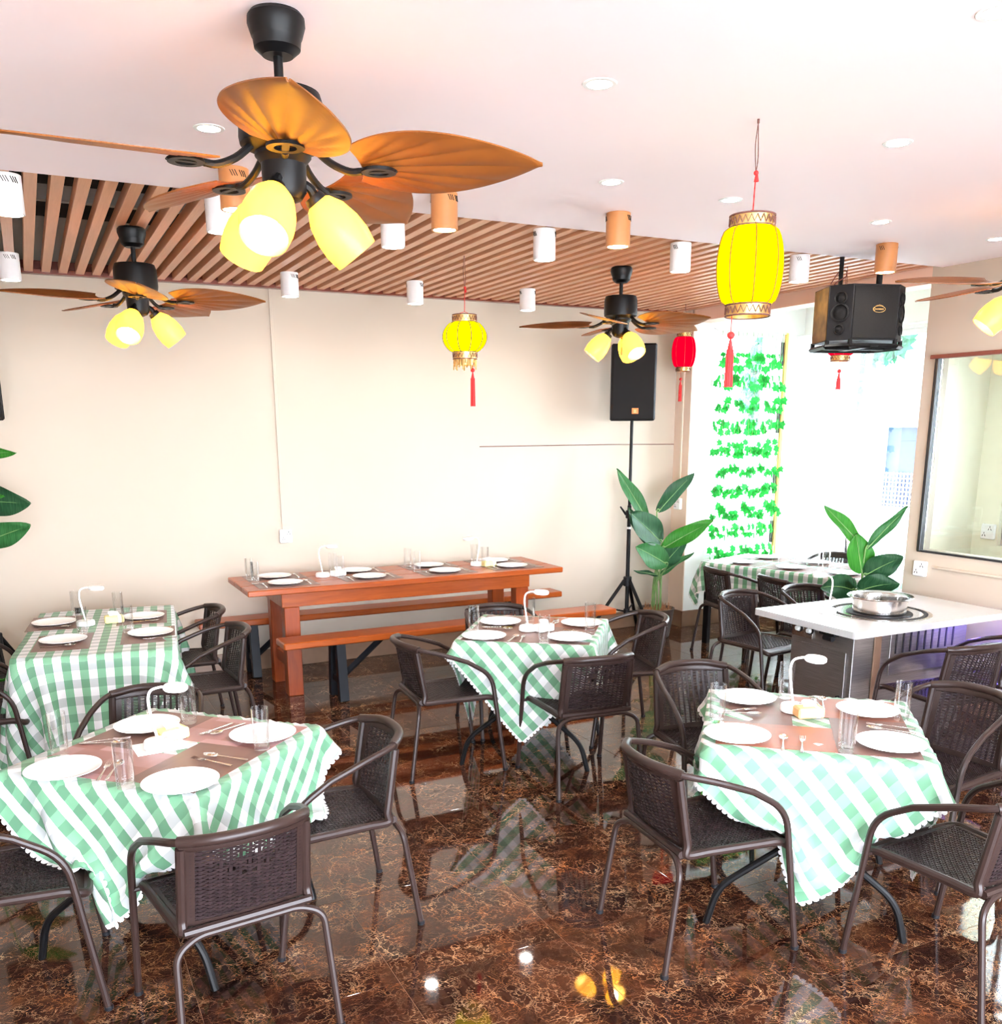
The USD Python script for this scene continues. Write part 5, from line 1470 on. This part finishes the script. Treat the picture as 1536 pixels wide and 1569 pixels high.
P1 = np.array([5.235, 7.20, 0])
def rel(p, o): return tuple(np.array(p) - o)
bird_plant('tall green bird of paradise plant in a pot between the tripod stand and the corner', tuple(P1), [
    (rel((5.205, 7.18, 1.19), P1), dv(0.62, 0.78), 0.52, 0.085, 0.10, 1.15, 'leaf_deep'),
    (rel((5.125, 7.22, 1.10), P1), dv(-0.52, 0.86), 0.60, 0.075, 0.04, 1.1, 'leaf_mid'),
    (rel((5.20, 7.12, 0.92), P1), dv(-0.62, 0.62, -0.25), 0.46, 0.135, 0.06, 1.35, 'leaf_deep'),
    (rel((5.215, 7.10, 0.86), P1), dv(0.80, 0.52, -0.1), 0.54, 0.090, 0.06, 1.2, 'leaf_bright'),
    (rel((5.22, 7.05, 0.72), P1), dv(-0.85, 0.55, -0.3), 0.38, 0.120, 0.06, 1.3, 'leaf_mid'),
    (rel((5.24, 7.12, 0.70), P1), dv(0.55, 0.62, 0.1), 0.34, 0.105, 0.02, 1.4, 'leaf_deep'),
    (rel((5.24, 7.20, 0.58), P1), dv(0.80, 0.60), 0.42, 0.040, 0.06, 1.0, 'leaf_mid'),
    (rel((5.21, 7.15, 0.60), P1), dv(-0.95, 0.20), 0.24, 0.022, 0.02, 0.9, 'leaf_deep'),
    (rel((5.10, 7.18, 0.90), P1), dv(-0.45, 0.80), 0.40, 0.06, 0.03, 1.2, 'leaf_deep'),
])
P2 = np.array([5.565, 4.985, 0])
bird_plant('green bird of paradise plant behind the right end of the steel hotpot table', tuple(P2), [
    (rel((5.46, 4.985, 1.10), P2), dv(-0.62, 0.66), 0.44, 0.062, 0.06, 1.1, 'leaf_bright'),
    (rel((5.46, 4.960, 0.90), P2), dv(-0.22, 0.95, 0.0), 0.30, 0.105, 0.0, 1.45, 'leaf_bright'),
    (rel((5.46, 4.930, 1.08), P2), dv(0.50, 0.72, -0.20), 0.42, 0.045, 0.05, 1.1, 'leaf_mid'),
    (rel((5.46, 4.930, 0.88), P2), dv(0.55, 0.50, -0.35), 0.32, 0.090, 0.12, 1.3, 'leaf_deep'),
    (rel((5.44, 5.000, 0.76), P2), dv(-0.80, 0.34, -0.3), 0.34, 0.100, 0.25, 1.2, 'leaf_deep'),
    (rel((5.44, 4.960, 0.76), P2), dv(0.55, 0.35, -0.35), 0.32, 0.095, 0.22, 1.2, 'leaf_deep'),
    (rel((5.43, 4.940, 0.74), P2), dv(-0.30, 0.50, -0.6), 0.28, 0.090, 0.30, 0.9, 'leaf_deep'),
], pot_r=0.125, pot_h=0.30)
P3 = np.array([-0.62, 6.82, 0])
bird_plant('green bird of paradise plant reaching in from the left picture edge', tuple(P3), [
    (rel((-0.42, 7.10, 1.78), P3), dv(1.0, 0.20), 0.40, 0.050, 0.12, 1.2, 'leaf_bright'),
    (rel((-0.40, 7.10, 1.50), P3), dv(1.0, 0.02), 0.42, 0.110, 0.06, 1.3, 'leaf_deep'),
    (rel((-0.36, 7.05, 1.22), P3), dv(0.95, 0.35), 0.38, 0.085, 0.02, 1.3, 'leaf_mid'),
    (rel((-0.44, 7.05, 1.45), P3), dv(0.85, 0.25), 0.32, 0.05, 0.02, -0.5, 'leaf_bright'),
    (rel((-0.50, 7.05, 1.30), P3), dv(-0.9, 0.6), 0.45, 0.08, 0.1, 0.2, 'leaf_mid'),
    (rel((-0.48, 7.00, 1.00), P3), dv(-0.3, 0.6, -0.8), 0.40, 0.08, 0.2, 0.2, 'leaf_mid'),
])
P4 = np.array([-0.47, 5.98, 0])
bird_plant('low green potted plant at the left picture edge beside the rear left table', tuple(P4), [
    (rel((-0.44, 5.97, 0.52), P4), dv(0.95, 0.30), 0.22, 0.05, 0.08, 0.4, 'leaf_bright'),
    (rel((-0.47, 5.98, 0.55), P4), dv(-0.5, 0.8), 0.28, 0.06, 0.1, 0.2, 'leaf_mid'),
    (rel((-0.47, 5.98, 0.55), P4), dv(-0.1, 0.8, 0.6), 0.28, 0.06, 0.1, 0.2, 'leaf_mid'),
], pot_r=0.10, pot_h=0.2)

# hanging ivy in front of the bay window
def ivy_leaf(c, ang, s, tilt):
    a = np.array([(0, 0), (0.30, 0.16), (0.52, 0.05), (0.44, 0.40), (0.50, 0.62), (0.22, 0.70), (0.0, 1.05), (-0.22, 0.70), (-0.50, 0.62), (-0.44, 0.40), (-0.52, 0.05), (-0.30, 0.16)]) * s
    p = np.column_stack([a[:, 0], 0.18 * np.abs(a[:, 0]), -a[:, 1]])
    p = np.vstack([p, [(0, -0.003, -0.45 * s)]])
    n = len(a)
    m = trimesh.Trimesh(p, [[n, k, (k + 1) % n] for k in range(n)], process=False)
    m.apply_transform(ROT(tilt, (1, 0, 0))); m.apply_transform(ROT(ang, (0, 1, 0)))
    m.apply_transform(ROT(c[3], (0, 0, 1)))
    m.apply_translation(c[:3])
    return m


def make_ivy(seed):
    def f(label):
        r = random.Random(seed)
        t = thing('ivy_strand', label, 'ivy')
        zs = [2.60 - 0.207 * k for k in range(10)]
        xs = [r.uniform(-0.012, 0.012) for _ in range(14)]
        pth = spline([(0, 0, 2.845)] + [(xs[i], 0.006 * math.sin(i), 2.7 - i * 0.168) for i in range(12)], 3)
        obj('vine', tube(pth, 0.0022, 5), 'stem_green', t)
        for z in zs:
            for k in range(3):
                x = r.uniform(-0.035, 0.035); dz = r.uniform(-0.06, 0.06)
                obj('leaf', ivy_leaf((x, r.uniform(-0.025, 0.02), z + dz, r.uniform(-0.7, 0.7)), r.uniform(-1.3, 1.3), r.uniform(0.055, 0.088), r.uniform(-0.5, 0.4)), 'ivy_leaf', t, smooth=False)
        return t
    return f


ivies = [Stamp(make_ivy(s)) for s in (1, 2, 3, 4)]
NTH = ('first', 'second', 'third', 'fourth', 'fifth', 'sixth', 'seventh', 'eighth', 'ninth', 'tenth', 'eleventh', 'twelfth', 'thirteenth')
for i in range(13):
    ivies[(i * 3 + i // 4) % 4]((6.005 + i * 0.0625, 7.365 + 0.012 * (i % 3 - 1), 0), 0, f'hanging strand of artificial ivy in the bay window, {NTH[i]} from the left', 'ivy strands in the bay window')
ir_ = thing('ivy_rail', 'thin rail along the head of the bay window carrying the ivy strands', 'rail', (0, 0, 0))
obj('rail', cat(tube([(5.95, 7.365, 2.845), (6.80, 7.365, 2.845)], 0.006, 8), *[tube([(x, 7.365, 2.845), (x, YN + 0.002, 2.875)], 0.004, 6) for x in (5.96, 6.38, 6.79)]), 'frame_white', ir_)
ye = thing('window_strip', 'thin yellow and black upright strip at the right edge of the ivy window', 'strip', (0, 0, 0))
obj('yellow_strip', span((6.835, 7.40, 0.68), (6.865, 7.425, 2.86)), 'yellow_edge', ye, label='yellow strip')
obj('black_strip', cat(*[span((6.795, 7.395, z), (6.812, 7.42, z + 0.22)) for z in (2.55, 1.9, 1.3, 0.8)]), 'black_plastic', ye)
obj('backing', span((6.79, 7.42, 0.68), (6.87, YN + 0.001, 2.86)), 'frame_white', ye)
